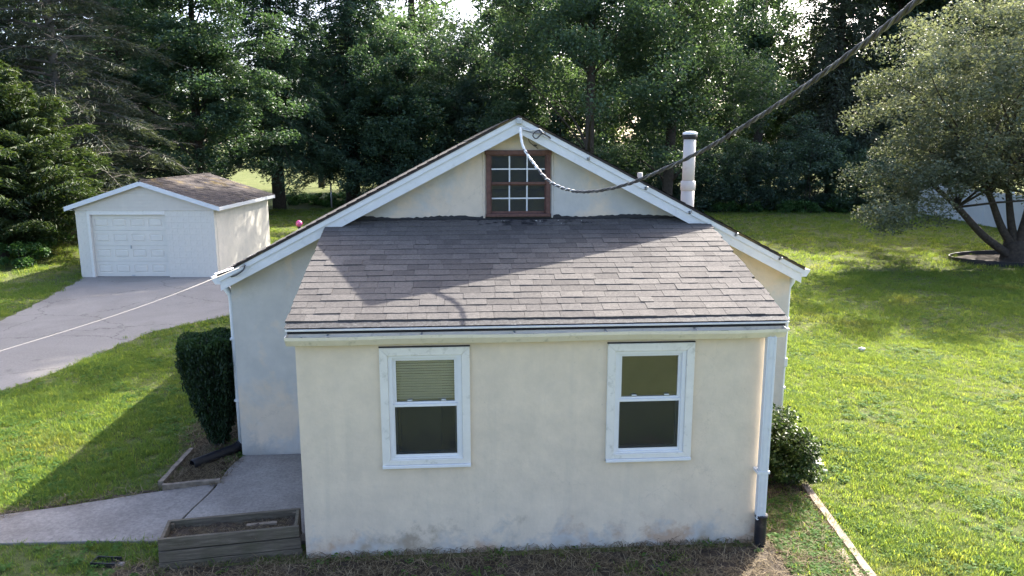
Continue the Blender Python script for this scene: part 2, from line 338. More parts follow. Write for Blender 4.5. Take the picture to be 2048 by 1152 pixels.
def leaves(name, P, size, rng, mat, parent=None, up=.6, aspect=.62, tone=None, axis=None, along=0., fold=.18):
    """one leaf = a folded 4-gon split in two triangles; P (n,3) centres"""
    n = len(P); size = np.broadcast_to(np.asarray(size, float), (n,))
    nrm = rotn(rng, n); nrm[:, 2] = np.abs(nrm[:, 2])+up; nrm /= np.linalg.norm(nrm, axis=1, keepdims=True)
    d = rotn(rng, n)
    if axis is not None: d = d*(1-along)+axis*along*1.6
    d -= nrm*np.sum(d*nrm, 1, keepdims=True); d /= np.linalg.norm(d, axis=1, keepdims=True)+1e-9
    b = np.cross(nrm, d); s = size[:, None]
    V = np.empty((n, 4, 3)); V[:, 0] = P-d*s*.5; V[:, 2] = P+d*s*.5
    V[:, 1] = P+b*s*aspect*.5+nrm*s*fold-d*s*.08; V[:, 3] = P-b*s*aspect*.5+nrm*s*fold-d*s*.08
    idx = np.arange(n)[:, None]*4
    T = np.concatenate([idx+np.array([[0, 1, 2]]), idx+np.array([[0, 2, 3]])], 1).reshape(-1)
    me = bpy.data.meshes.new(name); me.vertices.add(n*4); me.vertices.foreach_set('co', V.reshape(-1))
    me.loops.add(n*6); me.loops.foreach_set('vertex_index', T.astype(np.int32))
    me.polygons.add(n*2); me.polygons.foreach_set('loop_start', np.arange(0, n*6, 3, dtype=np.int32))
    me.update(calc_edges=True)
    if tone is None: tone = rng.random(n)
    at = me.attributes.new('tone', 'FLOAT', 'POINT'); at.data.foreach_set('value', np.repeat(np.clip(tone, 0, 1), 4).astype(np.float32))
    return link(name, me, mat, parent)

# ================================================================== SETTING
rng = np.random.default_rng(7); random.seed(7)
def grid(name, xs, ys, zf, mat, kind='structure', label=None):
    X, Y = np.meshgrid(xs, ys); Z = zf(X, Y); nx = len(xs)
    v = np.stack([X, Y, Z], -1).reshape(-1, 3).tolist()
    f = [(j*nx+i, j*nx+i+1, (j+1)*nx+i+1, (j+1)*nx+i) for j in range(len(ys)-1) for i in range(nx-1)]
    me = bpy.data.meshes.new(name); me.from_pydata(v, [], f); me.update()
    o = link(name, me, mat); o['kind'] = kind
    return o
xs = np.concatenate([[-1500, -600, -250, -120, -70], np.arange(-45, 60, 2.5), [75, 120, 250, 600, 1500]])
ys = np.concatenate([[-1500, -500, -200, -80, -40, -20], np.arange(-12, 20.5, .5), np.arange(24, 70, 4), [80, 120, 250, 600, 1500]])
grid('lawn', xs, ys, lambda X, Y: ghv(Y), 'lawn')

# driveway ribbon: (y, left x, right x)
DRV = [(-25, -10.6, -7.8), (-10, -10.4, -7.6), (0, -10.2, -7.2), (4, -10.15, -6.9), (6.15, -10.1, -6.63), (7.9, -10.1, -6.15), (9.3, -10.12, -5.97), (10.7, -10.1, -5.7),
       (11.7, -10.12, -5.05), (12.6, -10.17, -4.35), (13.7, -10.3, -3.4), (15, -10.5, -3.0), (17, -10.85, -3.1), (18.2, -11.0, -4.3), (19.2, -11.2, -6.4)]
dy = np.array([d[0] for d in DRV]); dl = np.array([d[1] for d in DRV]); dr = np.array([d[2] for d in DRV])
def drive_lr(y): return np.interp(y, dy, dl), np.interp(y, dy, dr)
yy = np.concatenate([np.arange(-25, 4, 1.0), np.arange(4, 19.21, .2)]); mb = MB()
for i, y in enumerate(yy):
    L_, R_ = drive_lr(y); L_ += random.uniform(-.05, .05); R_ += random.uniform(-.05, .05)
    for k in range(9):
        t = (0, .012, .15, .3, .5, .7, .85, .988, 1)[k]; edge = -.03 if k in (0, 8) else .012
        mb.v.append((L_+(R_-L_)*t, y, gh(y)+edge))
for i in range(len(yy)-1):
    for k in range(8): a = i*9+k; mb.f.append((a, a+1, a+10, a+9))
o = mb.build('driveway', 'asphalt'); o['kind'] = 'structure'

# concrete path and stoop slab
def slab(name, pts, top, sub=.12, edge=.01):
    mb = MB(); n = len(pts)
    mb.prism(pts, lambda p: (p[0], p[1], top), lambda p: (p[0], p[1], top-sub)); o = mb.build(name, 'concrete', bevel=edge); o['kind'] = 'structure'; return o
def wob(a, b, n, amp, s):
    r = random.Random(s); return [(a[0]+(b[0]-a[0])*i/n+r.uniform(-amp, amp), a[1]+(b[1]-a[1])*i/n+r.uniform(-amp, amp)) for i in range(n)]
crack = [tuple(gnd(*q)[:2]) for q in ((487, 917), (470, 930), (455, 945), (447, 956), (440, 967), (432, 980), (418, 995), (404, 1008), (389, 1022), (375, 1036))]
slab('stoop_slab', crack+[(-1.64, .42), (-.02, .30), (-.004, 2.825)], .045)
up_ = [(c[0]-.035, c[1]-.008) for c in crack[4:]][::-1]
slab('path', [(-1.72, .44)]+up_+wob((-1.545, 1.95), (-3.86, 1.20), 8, .015, 1)+wob((-3.86, 1.20), (-7.2, .33), 6, .03, 2)+[(-7.3, -.95)]+wob((-7.0, -.75), (-3.485, .53), 5, .03, 3)+wob((-3.485, .53), (-1.77, .46), 5, .015, 4), .03)

def bed(name, pts, z=.006, mat='soil', step=.12, amp=.02):
    """soil sheet: grid clipped to a polygon"""
    P = np.array(pts); x0, y0 = P.min(0); x1, y1 = P.max(0); xs = np.arange(x0, x1+step, step); ys = np.arange(y0, y1+step, step)
    mb = MB(); id_ = {}
    for i, x in enumerate(xs):
        for j, y in enumerate(ys):
            if inside(x, y, pts): id_[i, j] = len(mb.v); mb.v.append((x, y, gh(y)+z+random.random()*amp))
    for (i, j) in list(id_):
        q = [(i, j), (i+1, j), (i+1, j+1), (i, j+1)]
        if all(k in id_ for k in q): mb.f.append(tuple(id_[k] for k in q))
    o = mb.build(name, mat, smooth=True); o['kind'] = 'structure'; return o
def inside(x, y, pts):
    c = False; n = len(pts)
    for i in range(n):
        (xa, ya), (xb, yb) = pts[i], pts[i-1]
        if (ya > y) != (yb > y) and x < (xb-xa)*(y-ya)/(yb-ya)+xa: c = not c
    return c
FRONT_BED = [(-1.9, .05), (-1.55, -.02), (5.0, .0), (5.05, .1), (5.05, 2.8), (6.5, 2.9), (6.58, 2.3), (6.15, 1.3), (5.92, -.3), (5.6, -3), (-1.4, -3), (-2.3, -.9)]
LEFT_BED = [(-2.18, 1.88), (-1.54, 1.96), (-1.46, 2.8), (-1.46, 5.5), (-2.25, 5.2), (-2.5, 3.6), (-2.25, 2.9)]
bed('garden_bed', FRONT_BED); bed('garden_bed', LEFT_BED)
PATH_EDGE = [(-1.56, 1.97), (-3.86, 1.22), (-7.2, .35), (-7.25, .46), (-3.9, 1.34), (-1.6, 2.07)]
bed('garden_bed', PATH_EDGE, .004, 'soil', .05, .015)
RING = (23.0, 20.3)
mulch = [(RING[0]+2.3*math.cos(a)*(1+.08*math.sin(5*a)), RING[1]+1.7*math.sin(a)) for a in np.linspace(0, 2*math.pi, 40, endpoint=False)]
bed('mulch_ring', mulch, .01, step=.2)

# ================================================================== HOUSE
house = empty('house'); tag(house, 'cream stucco house with low front addition under a brown shingle roof', 'house')
ML, MR, ZP, ZE, D = -1.4965, 6.4852, 4.7798, 2.7105, 2.8276
XM = (ML+MR)/2; SL = (ZP-ZE)/(XM-ML); YF, YB = 2.573, 11.9; WL, WR = -1.437, 6.430
def zr(x): return ZP-SL*abs(x-XM)
# window openings on the front wall
ZT, ZB, WW = 2.3424, 1.0269, .9348; XW = (.8531, 3.2432); TW = .085
def wall_holes(mb, x0, x1, z0, z1, ya, yb, holes):
    xb = sorted({x0, x1, *[h[0] for h in holes], *[h[1] for h in holes]}); zb = sorted({z0, z1, *[h[2] for h in holes], *[h[3] for h in holes]})
    def solid(i, j):
        if i < 0 or j < 0 or i >= len(xb)-1 or j >= len(zb)-1: return False
        cx = (xb[i]+xb[i+1])/2; cz = (zb[j]+zb[j+1])/2
        return not any(h[0] < cx < h[1] and h[2] < cz < h[3] for h in holes)
    for i in range(len(xb)-1):
        for j in range(len(zb)-1):
            if not solid(i, j): continue
            a, b, c, d = xb[i], xb[i+1], zb[j], zb[j+1]
            mb.add([(a, ya, c), (b, ya, c), (b, ya, d), (a, ya, d)], [(0, 1, 2, 3)]); mb.add([(a, yb, c), (b, yb, c), (b, yb, d), (a, yb, d)], [(3, 2, 1, 0)])
            for (di, dj, q) in ((-1, 0, ((a, c), (a, d))), (1, 0, ((b, d), (b, c))), (0, -1, ((b, c), (a, c))), (0, 1, ((a, d), (b, d)))):
                if not solid(i+di, j+dj): (p0, r0), (p1, r1) = q; mb.add([(p0, ya, r0), (p1, ya, r1), (p1, yb, r1), (p0, yb, r0)], [(0, 1, 2, 3)])
holes = [(x+TW-.02, x+WW-TW+.02, ZB+TW-.02, ZT-TW+.02) for x in XW]
mb = MB(); wall_holes(mb, 0, 5, -.35, 2.52, 0, .16, holes)
RS = (3.365-2.585)/(D+.06)                               # addition roof slope
def zroof(y): return 2.585+RS*(y+.06)
for xa, xb in ((0, .16), (4.84, 5)):                     # side walls under the shed roof
    mb.prism([(.162, -.35), (D-.002, -.35), (D-.002, zroof(D)-.05), (.162, zroof(.16)-.05)], lambda p: (xa, p[0], p[1]), lambda p: (xb, p[0], p[1]))
mb.build('addition_wall', 'stucco_add', house)
# main gable wall with the attic opening
AX, AW, AZB, AZT = 2.0718, .8825, 3.4182, 4.3187
ax0, ax1, az0, az1 = AX+.02, AX+AW-.02, AZB+.02, AZT-.02
def gz(x): return zr(x)-.05
mb = MB()
def gw(pts):
    mb.add([(x, D, z) for x, z in pts], [tuple(range(len(pts)))]); mb.add([(x, D+.18, z) for x, z in pts], [tuple(range(len(pts)-1, -1, -1))])
gw([(WL, -.4), (ax0, -.4), (ax0, az0), (ax0, az1), (ax0, gz(ax0)), (WL, gz(WL))])
gw([(ax1, -.4), (WR, -.4), (WR, gz(WR)), (ax1, gz(ax1)), (ax1, az1), (ax1, az0)])
gw([(ax0, -.4), (ax1, -.4), (ax1, az0), (ax0, az0)]); gw([(ax0, az1), (ax1, az1), (ax1, gz(ax1)), (XM, gz(XM)), (ax0, gz(ax0))])
for (xa, za), (xb, zb) in (((ax0, az0), (ax1, az0)), ((ax1, az0), (ax1, az1)), ((ax1, az1), (ax0, az1)), ((ax0, az1), (ax0, az0))):
    mb.add([(xa, D, za), (xb, D, zb), (xb, D+.18, zb), (xa, D+.18, za)], [(0, 1, 2, 3)])
mb.box(WL, WL+.18, D+.181, 11.6, -.5, zr(WL)-.045); mb.box(WR-.18, WR, D+.181, 11.6, -.5, zr(WR)-.045)
mb.prism([(WL, -.5), (WR, -.5), (WR, gz(WR)), (XM, gz(XM)), (WL, gz(WL))], lambda p: (p[0], 11.601, p[1]), lambda p: (p[0], 11.78, p[1]))
mb.build('main_wall', 'stucco_main', house)
# rooms: floors and ceiling keep the light out
mb = MB(); mb.box(.17, 4.83, .17, D-.01, -.05, .02); mb.box(WL+.19, WR-.19, D+.19, 11.59, -.05, .02); mb.build('interior_floor', 'interior', house)
mb = MB(); mb.box(WL+.19, WR-.19, D+.19, 11.59, 2.46, 2.52); mb.box(.165, 4.835, 1.9, 1.98, .03, 2.7); mb.box(.5, 4.5, 6.0, 6.08, 2.53, 3.6); mb.build('interior_partition', 'interior', house)

# main roof: two slabs, then rake boards
def chev(mb, a, b, y0, y1, e=0.0, drop=0.0):
    for s in (-1, 1):
        xe = XM+s*(XM-ML+e); ze = zr(xe)
        mb.prism([(xe, ze-a), (XM, ZP-a), (XM, ZP-b), (xe, ze-b)], lambda p: (p[0], y0, p[1]), lambda p: (p[0], y1, p[1]))
mb = MB(); chev(mb, 0, .032, YF-.02, YB, .03); roof_main = mb.build('main_roof', 'shingle_dark', house); tag(roof_main, None)
mb = MB(); tones = []; NRm = 30
for s_ in (-1, 1):
    for k in range(NRm):
        fa, fb = k/NRm, min(1, (k+1.3)/NRm); v = YF-.03
        while v < YB:
            vb = min(v+random.choice((.22, .28, .34, .42)), YB+.01); tn = random.random(); h = .014+random.uniform(0, .003)
            def P(f, vv, hh): u = XM+s_*(XM-ML+.035)*(1-f); return (u, vv, zr(u)+hh)
            k0 = len(mb.v); mb.v += [P(fa, v, .001), P(fa, vb-.004, .001), P(fa, vb-.004, h), P(fa, v, h), P(fb, vb-.004, .003), P(fb, v, .003)]; tones += [tn]*6
            mb.f += [(k0, k0+1, k0+2, k0+3), (k0+3, k0+2, k0+4, k0+5)]; v = vb
me = mb.mesh('shingle_courses'); at = me.attributes.new('tone', 'FLOAT', 'POINT'); at.data.foreach_set('value', tones); o = link('shingle_courses', me, 'shingle', roof_main); o['kind'] = 'stuff'
mb = MB(); chev(mb, .034, .062, YF+.02, YB-.03); mb.build('roof_deck', 'soffit', roof_main)
mb = MB(); chev(mb, .033, .105, YF-.012, YF+.018); mb.build('rake_trim', 'white', house)
mb = MB(); chev(mb, .106, .235, YF+.006, YF+.030); mb.build('rake_board', 'white', house)
mb = MB(); chev(mb, .205, .225, YF+.031, D-.002); mb.build('rake_soffit', 'soffit', house)
# ridge caps are edge-on; hooks along the right rake
for u, v in ((1177, 318), (1292, 377), (1380, 425), (1472, 470), (1560, 518)):
    p = aty(u, v, YF-.02); mb = MB(); mb.tube([(p[0], YF+.005, p[2]), (p[0], YF-.05, p[2]), (p[0]+.012, YF-.06, p[2]+.03)], .011, 6); mb.box(p[0]-.018, p[0]+.018, YF-.012, YF+.004, p[2]-.02, p[2]+.02)
    mb.build('cable_hook', 'steel', house)
# main gutters, ends facing the camera
def ksect(s, x, z):   # gutter section in x-z, s=+1 opens to +x
    o_ = [(0, 0), (0, -.10), (.07, -.10), (.085, -.075), (.115, -.03), (.12, 0)]; i_ = [(.112, 0), (.108, -.028), (.079, -.07), (.066, -.092), (.008, -.092), (.008, 0)]
    return [(x+s*a, z+b) for a, b in o_+i_], [(x+s*a, z+b) for a, b in o_]
for s, xe in ((-1, ML+.005), (1, MR-.005)):
    full, outer = ksect(s, xe, ZE-.045); mb = MB()
    mb.prism(full, lambda p: (p[0], YF+.005, p[1]), lambda p: (p[0], YB-.05, p[1])); mb.prism(outer, lambda p: (p[0], YF-.004, p[1]), lambda p: (p[0], YF+.004, p[1]))
    mb.build('gutter', 'white', house)
    xw_ = WL-.045 if s < 0 else WR+.045; xg = xe+s*.07; yg = D+.16
    path = [(xg, yg, ZE-.14), (xg, yg, ZE-.22), (xg-s*.02, yg, ZE-.29), (xw_+s*.01, yg, ZE-.36), (xw_, yg, ZE-.45), (xw_, yg, 1.2), (xw_, yg, .16 if s < 0 else .05)]
    MB().tube(path, .044, 10).build('downspout', 'white', house, True)
    for zc in (1.7, .8): MB().box(xw_-.05, xw_+.05, yg-.05, yg+.05, zc, zc+.03).build('downspout_strap', 'white', house)
# fascia under the gutters
for s, xe in ((-1, ML+.012), (1, MR-.012)): MB().box(min(xe, xe-s*.02), max(xe, xe-s*.02), YF+.04, YB-.06, ZE-.19, ZE-.05).build('eave_fascia', 'white', house)

# ---- addition roof
ANG = math.atan(RS)
mb = MB(); mb.prism([(-.06, zroof(-.06)), (D-.004, zroof(D-.004)), (D-.004, zroof(D-.004)-.07), (-.06, zroof(-.06)-.07)], lambda p: (-.06, p[0], p[1]), lambda p: (5.13, p[0], p[1]))
aroof = mb.build('addition_roof', 'tar', house)
MB().box(-.05, 5.12, -.035, -.012, 2.42, 2.512).build('fascia', 'white', house)
CT, ST = math.cos(ANG), math.sin(ANG)
def onroof(x, s, h=0): return (x, -.075+s*CT-h*ST, zroof(-.075)+s*ST+h*CT)
mb = MB()
for k in range(60):   # starter strip in slightly uneven lengths
    xa = -.075+5.23*k/60; h = .004+random.random()*.003
    mb.prism([(xa, -.02), (xa+5.23/60, -.02), (xa+5.23/60, .16), (xa, .16)], lambda p: onroof(p[0], p[1], h), lambda p: onroof(p[0], p[1], h+.006))
mb.build('starter_course', 'starter', aroof)
mb = MB(); mb.prism([(-.07, -.012), (5.15, -.012), (5.15, .0), (-.07, .0)], lambda p: onroof(p[0], p[1]-.02, -.004), lambda p: onroof(p[0], p[1]-.02, -.022)); mb.build('drip_edge', 'vinyl', aroof)
def shingle_mesh(seed):
    r = random.Random(seed); t = r.choice((.019, .020, .021, .024)); g = .004
    mb = MB(); n = 4; tone = r.random()
    for i in range(n):
        x = i/(n-1); b0 = r.uniform(-.003, .003); lift = r.uniform(0, .003)
        mb.v += [(x, b0, .005+lift), (x, b0+.002, .005+lift+t), (x, .16, .006+t*.75), (x, .29, .0015)]
    for i in range(n-1):
        a = i*4; b = a+4; mb.f += [(a, b, b+1, a+1), (a+1, b+1, b+2, a+2), (a+2, b+2, b+3, a+3)]
    mb.f += [(0, 1, 2, 3), (4*n-1, 4*n-2, 4*n-3, 4*n-4)]
    me = mb.mesh('shingle'); me.materials.append(MT['shingle'])
    at = me.attributes.new('tone', 'FLOAT', 'POINT'); at.data.foreach_set('value', [tone]*len(mb.v)); return me, mb, tone
SH = [shingle_mesh(i) for i in range(36)]
ROWS, EXPO = 19, ((D+.075)/CT-.05)/19.05
far_v, far_f, far_t = [], [], []
count = 0
for r_ in range(ROWS):
    x = -.085-random.random()*.16; s = .095+r_*EXPO; last = None
    sag = random.uniform(-.004, .004)
    while x < 5.15:
        wdt = random.choice((.16, .19, .22, .24, .27, .33))*random.uniform(.9, 1.1); xa = max(x, -.085+random.uniform(-.012, .006)); xb = min(x+wdt, 5.155+random.uniform(-.006, .012))
        x += wdt
        if xb-xa < .05: continue
        me, mbk, tn = random.choice(SH); js = sag+random.uniform(-.0015, .0015)+.007*math.sin(x*1.1+r_*2.1)+.004*math.sin(x*3.1+r_*1.3)
        if s+.285 > (D+.07)/CT: js -= 0
        if r_ < 12 and count < 300:
            o = bpy.data.objects.new('shingle', me); C.objects.link(o); o.parent = aroof; count += 1
            o.location = onroof(xa+.0015, s+js); o.rotation_euler = (ANG, 0, random.uniform(-.004, .004)); o.scale = (xb-xa-.003, 1, 1)
        else:
            k = len(far_v); lim = (D+.071)/CT-s-js
            far_v += [onroof(xa+.0015+vx*(xb-xa-.003), s+js+min(vy, lim), vz) for vx, vy, vz in mbk.v]; far_f += [tuple(i+k for i in f) for f in mbk.f]; far_t += [tn]*len(mbk.v)
me = bpy.data.meshes.new('upper_shingles'); me.from_pydata(far_v, [], far_f); me.update()
at = me.attributes.new('tone', 'FLOAT', 'POINT'); at.data.foreach_set('value', far_t)
o = link('upper_shingles', me, 'shingle', aroof); o['kind'] = 'stuff'
# tar flashing: ragged strip up the wall and smears on the top courses
mb = MB(); n = 130; zb_ = zroof(D)+.012
for i in range(n+1):
    x = -.02+5.10*i/n; e = .035+.018*random.random()+.012*math.sin(x*5)+(.01 if 2.0 < x < 3.1 else 0)
    mb.v += [(x, D-.045-.03*random.random(), zb_-.012), (x, D-.016, zb_+.012), (x, D-.010, zb_+e), (x, D+.003, zb_+e+.004)]
for i in range(n):
    for k in range(3): a = i*4+k; mb.f.append((a, a+4, a+5, a+1))
mb.build('tar_flashing', 'tar', aroof)
for k in range(46):
    x = random.uniform(1.95, 3.55); s = (D+.075)/CT-random.uniform(.05, .24); r = random.uniform(.012, .045)*(1 if k % 6 else .35); pts = []
    m_ = 9; mb = MB(); ring = [(x+r*random.uniform(.6, 1.5)*1.6*math.cos(a), s+r*random.uniform(.5, 1.3)*math.sin(a)) for a in np.linspace(0, 6.28, m_, endpoint=False)]
    mb.v = [onroof(*p, .022) for p in ring]+[onroof(x, s, .034)]; mb.f = [(i, (i+1) % m_, m_) for i in range(m_)]
    mb.build('tar_patch', 'tar' if k % 6 else 'flue', aroof)

# gutter of the addition
GP = [(-.036, 2.520), (-.036, 2.405), (-.11, 2.403), (-.128, 2.425), (-.165, 2.472), (-.175, 2.508)]
GI = [(-.167, 2.506), (-.157, 2.475), (-.122, 2.431), (-.107, 2.411), (-.044, 2.413), (-.044, 2.520)]
mb = MB(); NX = 24
secs = []
for i in range(NX+1):
    x = -.06+5.165*i/NX; dz = -.004*math.sin(i*.7)+random.uniform(-.0015, .0015)-(.004 if i > 20 else 0)
    secs.append([(x, p[0], p[1]+dz) for p in GP+GI])
for sct in secs: mb.v += sct
m_ = 12
for i in range(NX):
    for k in range(m_): a = i*m_+k; b = i*m_+(k+1) % m_; mb.f.append((a, b, b+m_, a+m_))
gut = mb.build('front_gutter', 'gutter', house)
for xa in (-.066, 5.104):
    mb = MB(); mb.prism(GP, lambda p: (xa, p[0], p[1]), lambda p: (xa+.006, p[0], p[1])); mb.build('end_cap', 'gutter', gut)
mb = MB()
for i in range(81):
    x = -.05+5.14*i/80; z = 2.452+.02*random.random(); mb.v += [(x, -.140, z-.004), (x, -.09, z+.012*random.random()), (x, -.048, z+.008*random.random())]
for i in range(80):
    for k in range(2): a = i*3+k; mb.f.append((a, a+3, a+4, a+1))
mb.build('leaf_silt', 'gutter_debris', gut)
for x in (.35, 1.3, 2.25, 3.2, 4.15):
    MB().box(x-.008, x+.008, -.168, -.04, 2.503, 2.509).build('gutter_strap', 'steel', gut)
# downspout at the right corner
dsx = 4.972
mb = MB(); mb.box(dsx-.051, dsx+.051, -.128, -.052, .33, 2.41); ds = mb.build('corner_downspout', 'white', house, bevel=.008)
for dx in (-.025, .025): MB().box(dsx+dx-.004, dsx+dx+.004, -.134, -.126, .36, 2.43).build('rib', 'white', ds)
MB().box(dsx-.075, dsx+.062, -.137, -.002, .875, .905).build('bracket', 'white', ds)
mb = MB(); prof = []
for i in range(34):
    z = -.04+.42*i/33; prof.append((.060+(.005 if i % 2 else 0)+(.008 if i > 30 or i < 2 else 0), z))
mb.lathe(prof, 20, (dsx+.015, -.088, 0)); mb.build('drain_adapter', 'black', ds, True)

# ---- double hung windows
def dh_window(x, blind):
    wn = empty('window'); wn.parent = house; tag(wn, None)
    x0, x1, z0, z1 = x, x+WW, ZB, ZT
    def b(name, mat, *a, bev=.004): return MB().box(*a).build(name, mat, wn, bevel=bev)
    # mitred casing
    def trim(pts, name='casing'): 
        mb = MB(); mb.prism(pts, lambda p: (p[0], -.034, p[1]), lambda p: (p[0], .003, p[1])); mb.build(name, 'cream_trim', wn, bevel=.004)
    t = TW; g = .0012
    trim([(x0, z0), (x0, z1), (x0+t, z1-t-g), (x0+t, z0+t+g)]); trim([(x1, z0), (x1-t, z0+t+g), (x1-t, z1-t-g), (x1, z1)])
    trim([(x0+g, z1), (x1-g, z1), (x1-t, z1-t), (x0+t, z1-t)])
    MB().box(x0, x1, -.052, .003, z0-.004, z0+.03).build('sill', 'vinyl', wn, bevel=.004)
    trim([(x0+g+.03, z0+.032), (x0+t, z0+t), (x1-t, z0+t), (x1-g-.03, z0+.032)], 'apron')
    MB().box(x0-.004, x1+.004, -.020, .004, z1+.001, z1+.011).build('caulk_line', 'tar', wn)
    a0, a1, c0, c1 = x0+t, x1-t, z0+t, z1-t; j = .042
    MB().box(a0+.001, a0+j, -.012, .15, c0, c1).build('jamb', 'vinyl', wn); MB().box(a1-j, a1-.001, -.012, .15, c0, c1).build('jamb', 'vinyl', wn)
    MB().box(a0+j, a1-j, -.012, .15, c1-.03, c1-.001).build('head_jamb', 'vinyl', wn); MB().box(a0+j, a1-j, -.014, .15, c0+.001, c0+.02).build('sill_jamb', 'vinyl', wn)
    e0, e1, f0, f1 = a0+j, a1-j, c0+.02, c1-.03; zm = z0+(z1-z0)*.515; s = .036
    # upper sash (outer), lower sash (inner) and screen
    for nm, zz0, zz1, ya, yb in (('upper_sash', zm, f1, .020, .050), ('lower_sash', f0, zm+.02, .055, .085)):
        mb = MB(); mb.box(e0, e0+s, ya, yb, zz0, zz1); mb.box(e1-s, e1, ya, yb, zz0, zz1); mb.box(e0+s, e1-s, ya, yb, zz1-s, zz1); mb.box(e0+s, e1-s, ya, yb, zz0, zz0+s); mb.build(nm, 'vinyl', wn)
        MB().box(e0+s-.004, e1-s+.004, (ya+yb)/2-.003, (ya+yb)/2+.003, zz0+s-.004, zz1-s+.004).build('pane', 'glass', wn)
    mb = MB(); q = .016; mb.box(e0, e0+q, .004, .016, f0, zm+.015); mb.box(e1-q, e1, .004, .016, f0, zm+.015); mb.box(e0+q, e1-q, .002, .018, zm-.012, zm+.016); mb.box(e0+q, e1-q, .004, .016, f0, f0+.03); mb.build('screen_frame', 'vinyl', wn)
    MB().box(e0+q, e1-q, .009, .011, f0+.03, zm-.012).build('insect_screen', 'screen', wn)
    MB().box(e0+s+.02, e1-s-.02, .05, .054, f0+.002, f0+.018).build('lift_rail', 'steel', wn)
    for fx in (.22, .74): MB().box(e0+(e1-e0)*fx, e0+(e1-e0)*fx+.05, .0, .018, zm+.05, zm+.062).build('sash_lock', 'white', wn)
    if blind:
        zt_ = f1-.02; nS = 17
        for k in range(nS):
            zz = zt_-.0285*k
            mb = MB(); mb.prism([(.104, zz-.009), (.120, zz+.009), (.122, zz+.008), (.106, zz-.010)], lambda p: (e0+.01, p[0], p[1]), lambda p: (e1-.01, p[0], p[1])); mb.build('blind_slat', 'blind', wn)
        MB().box(e0+.01, e1-.01, .10, .13, zt_-.0285*nS-.012, zt_-.0285*nS+.004).build('blind_rail', 'blind', wn)
    return wn
tag(dh_window(XW[0], True), 'double hung window with lowered cream blind'); tag(dh_window(XW[1], False), 'double hung window without a blind')
# pale cupboard and lamp-like block inside the left room keep the view behind the glass from being empty
MB().box(.95, 1.45, 1.2, 1.6, .02, 1.55).build('interior_cupboard', 'beige_siding', house, bevel=.01)

# ---- attic window
wn = empty('attic_window'); wn.parent = house; tag(wn, 'red-brown attic window with white muntins')
x0, x1, z0, z1 = AX, AX+AW, AZB, AZT; y0 = D-.035; t = .06
for nm, a in (('side_frame', (x0, x0+t, y0, D+.06, z0+.04, z1-t)), ('side_frame', (x1-t, x1, y0, D+.06, z0+.04, z1-t)), ('head_frame', (x0-.015, x1+.015, y0-.008, D+.06, z1-t, z1)), ('sill', (x0-.008, x1+.008, y0-.03, D+.06, z0, z0+.04))):
    MB().box(*a).build(nm, 'rust_frame', wn, bevel=.005)
e0, e1 = x0+t, x1-t; zm = (z0+.04+z1-t)/2; cw = (e1-e0)
for (ya, zz0, zz1) in ((D-.005, zm, z1-t), (D+.025, z0+.04, zm)):
    s = .028; mb = MB(); mb.box(e0, e0+s*.6, ya, ya+.028, zz0, zz1); mb.box(e1-s*.6, e1, ya, ya+.028, zz0, zz1); mb.box(e0+s*.6, e1-s*.6, ya-.004, ya+.028, zz0, zz0+.032); mb.box(e0+s*.6, e1-s*.6, ya, ya+.028, zz1-.018, zz1); mb.build('sash', 'rust_frame', wn)
    g0, g1, h0, h1 = e0+s*.6, e1-s*.6, zz0+.032, zz1-.018; m = .0095
    xm = [g0+(g1-g0)*k/3 for k in range(4)]; zmid = (h0+h1)/2
    for k in (1, 2): MB().box(xm[k]-m, xm[k]+m, ya+.002, ya+.022, h0, h1).build('muntin', 'white', wn)
    for k in range(3): MB().box(xm[k]+(m if k else 0), xm[k+1]-(m if k < 2 else 0), ya+.004, ya+.020, zmid-m, zmid+m).build('muntin', 'white', wn)
    for k in range(3):
        for (q0, q1) in ((h0, zmid-m), (zmid+m, h1)):
            MB().box(xm[k]+(m if k else 0), xm[k+1]-(m if k < 2 else 0), ya+.011, ya+.014, q0, q1).build('pane', 'attic_glass', wn)
# raised stucco reveal round the attic window
for s_, xx in ((-1, x0-.02), (1, x1+.02)):
    mb = MB(); nn = 14
    for i in range(nn+1):
        z = z0-.02+(z1-z0+.02)*i/nn; ww = .035+random.uniform(-.008, .012)
        mb.v += [(xx-s_*.004, D-.014, z), (xx+s_*.5*ww, D-.016, z), (xx+s_*ww, D+.002, z)]
    for i in range(nn):
        for k in range(2): a = i*3+k; mb.f.append((a, a+1, a+4, a+3) if s_ > 0 else (a, a+3, a+4, a+1))
    mb.build('stucco_reveal', 'stucco_main', house)
# side window trims and a small meter cover on the right wall
sw = empty('side_window'); sw.parent = house; tag(sw, 'side wall window seen edge-on')
MB().box(WR-.001, WR+.16, 3.1, 4.3, 1.78, 1.86).build('head_cap', 'white', sw, bevel=.006)
MB().box(WR-.001, WR+.045, 3.16, 3.26, .96, 1.779).build('casing', 'white', sw); MB().box(WR-.001, WR+.045, 4.14, 4.24, .96, 1.779).build('casing', 'white', sw)
MB().box(WR-.001, WR+.03, 3.262, 4.138, 1.0, 1.779).build('pane', 'attic_glass', sw); MB().box(WR-.001, WR+.06, 3.1, 4.3, .90, .958).build('sill', 'white', sw, bevel=.006)
MB().box(WR-.001, WR+.10, 2.93, 3.05, 1.14, 1.28).build('outlet_cover', 'white', house, bevel=.015)

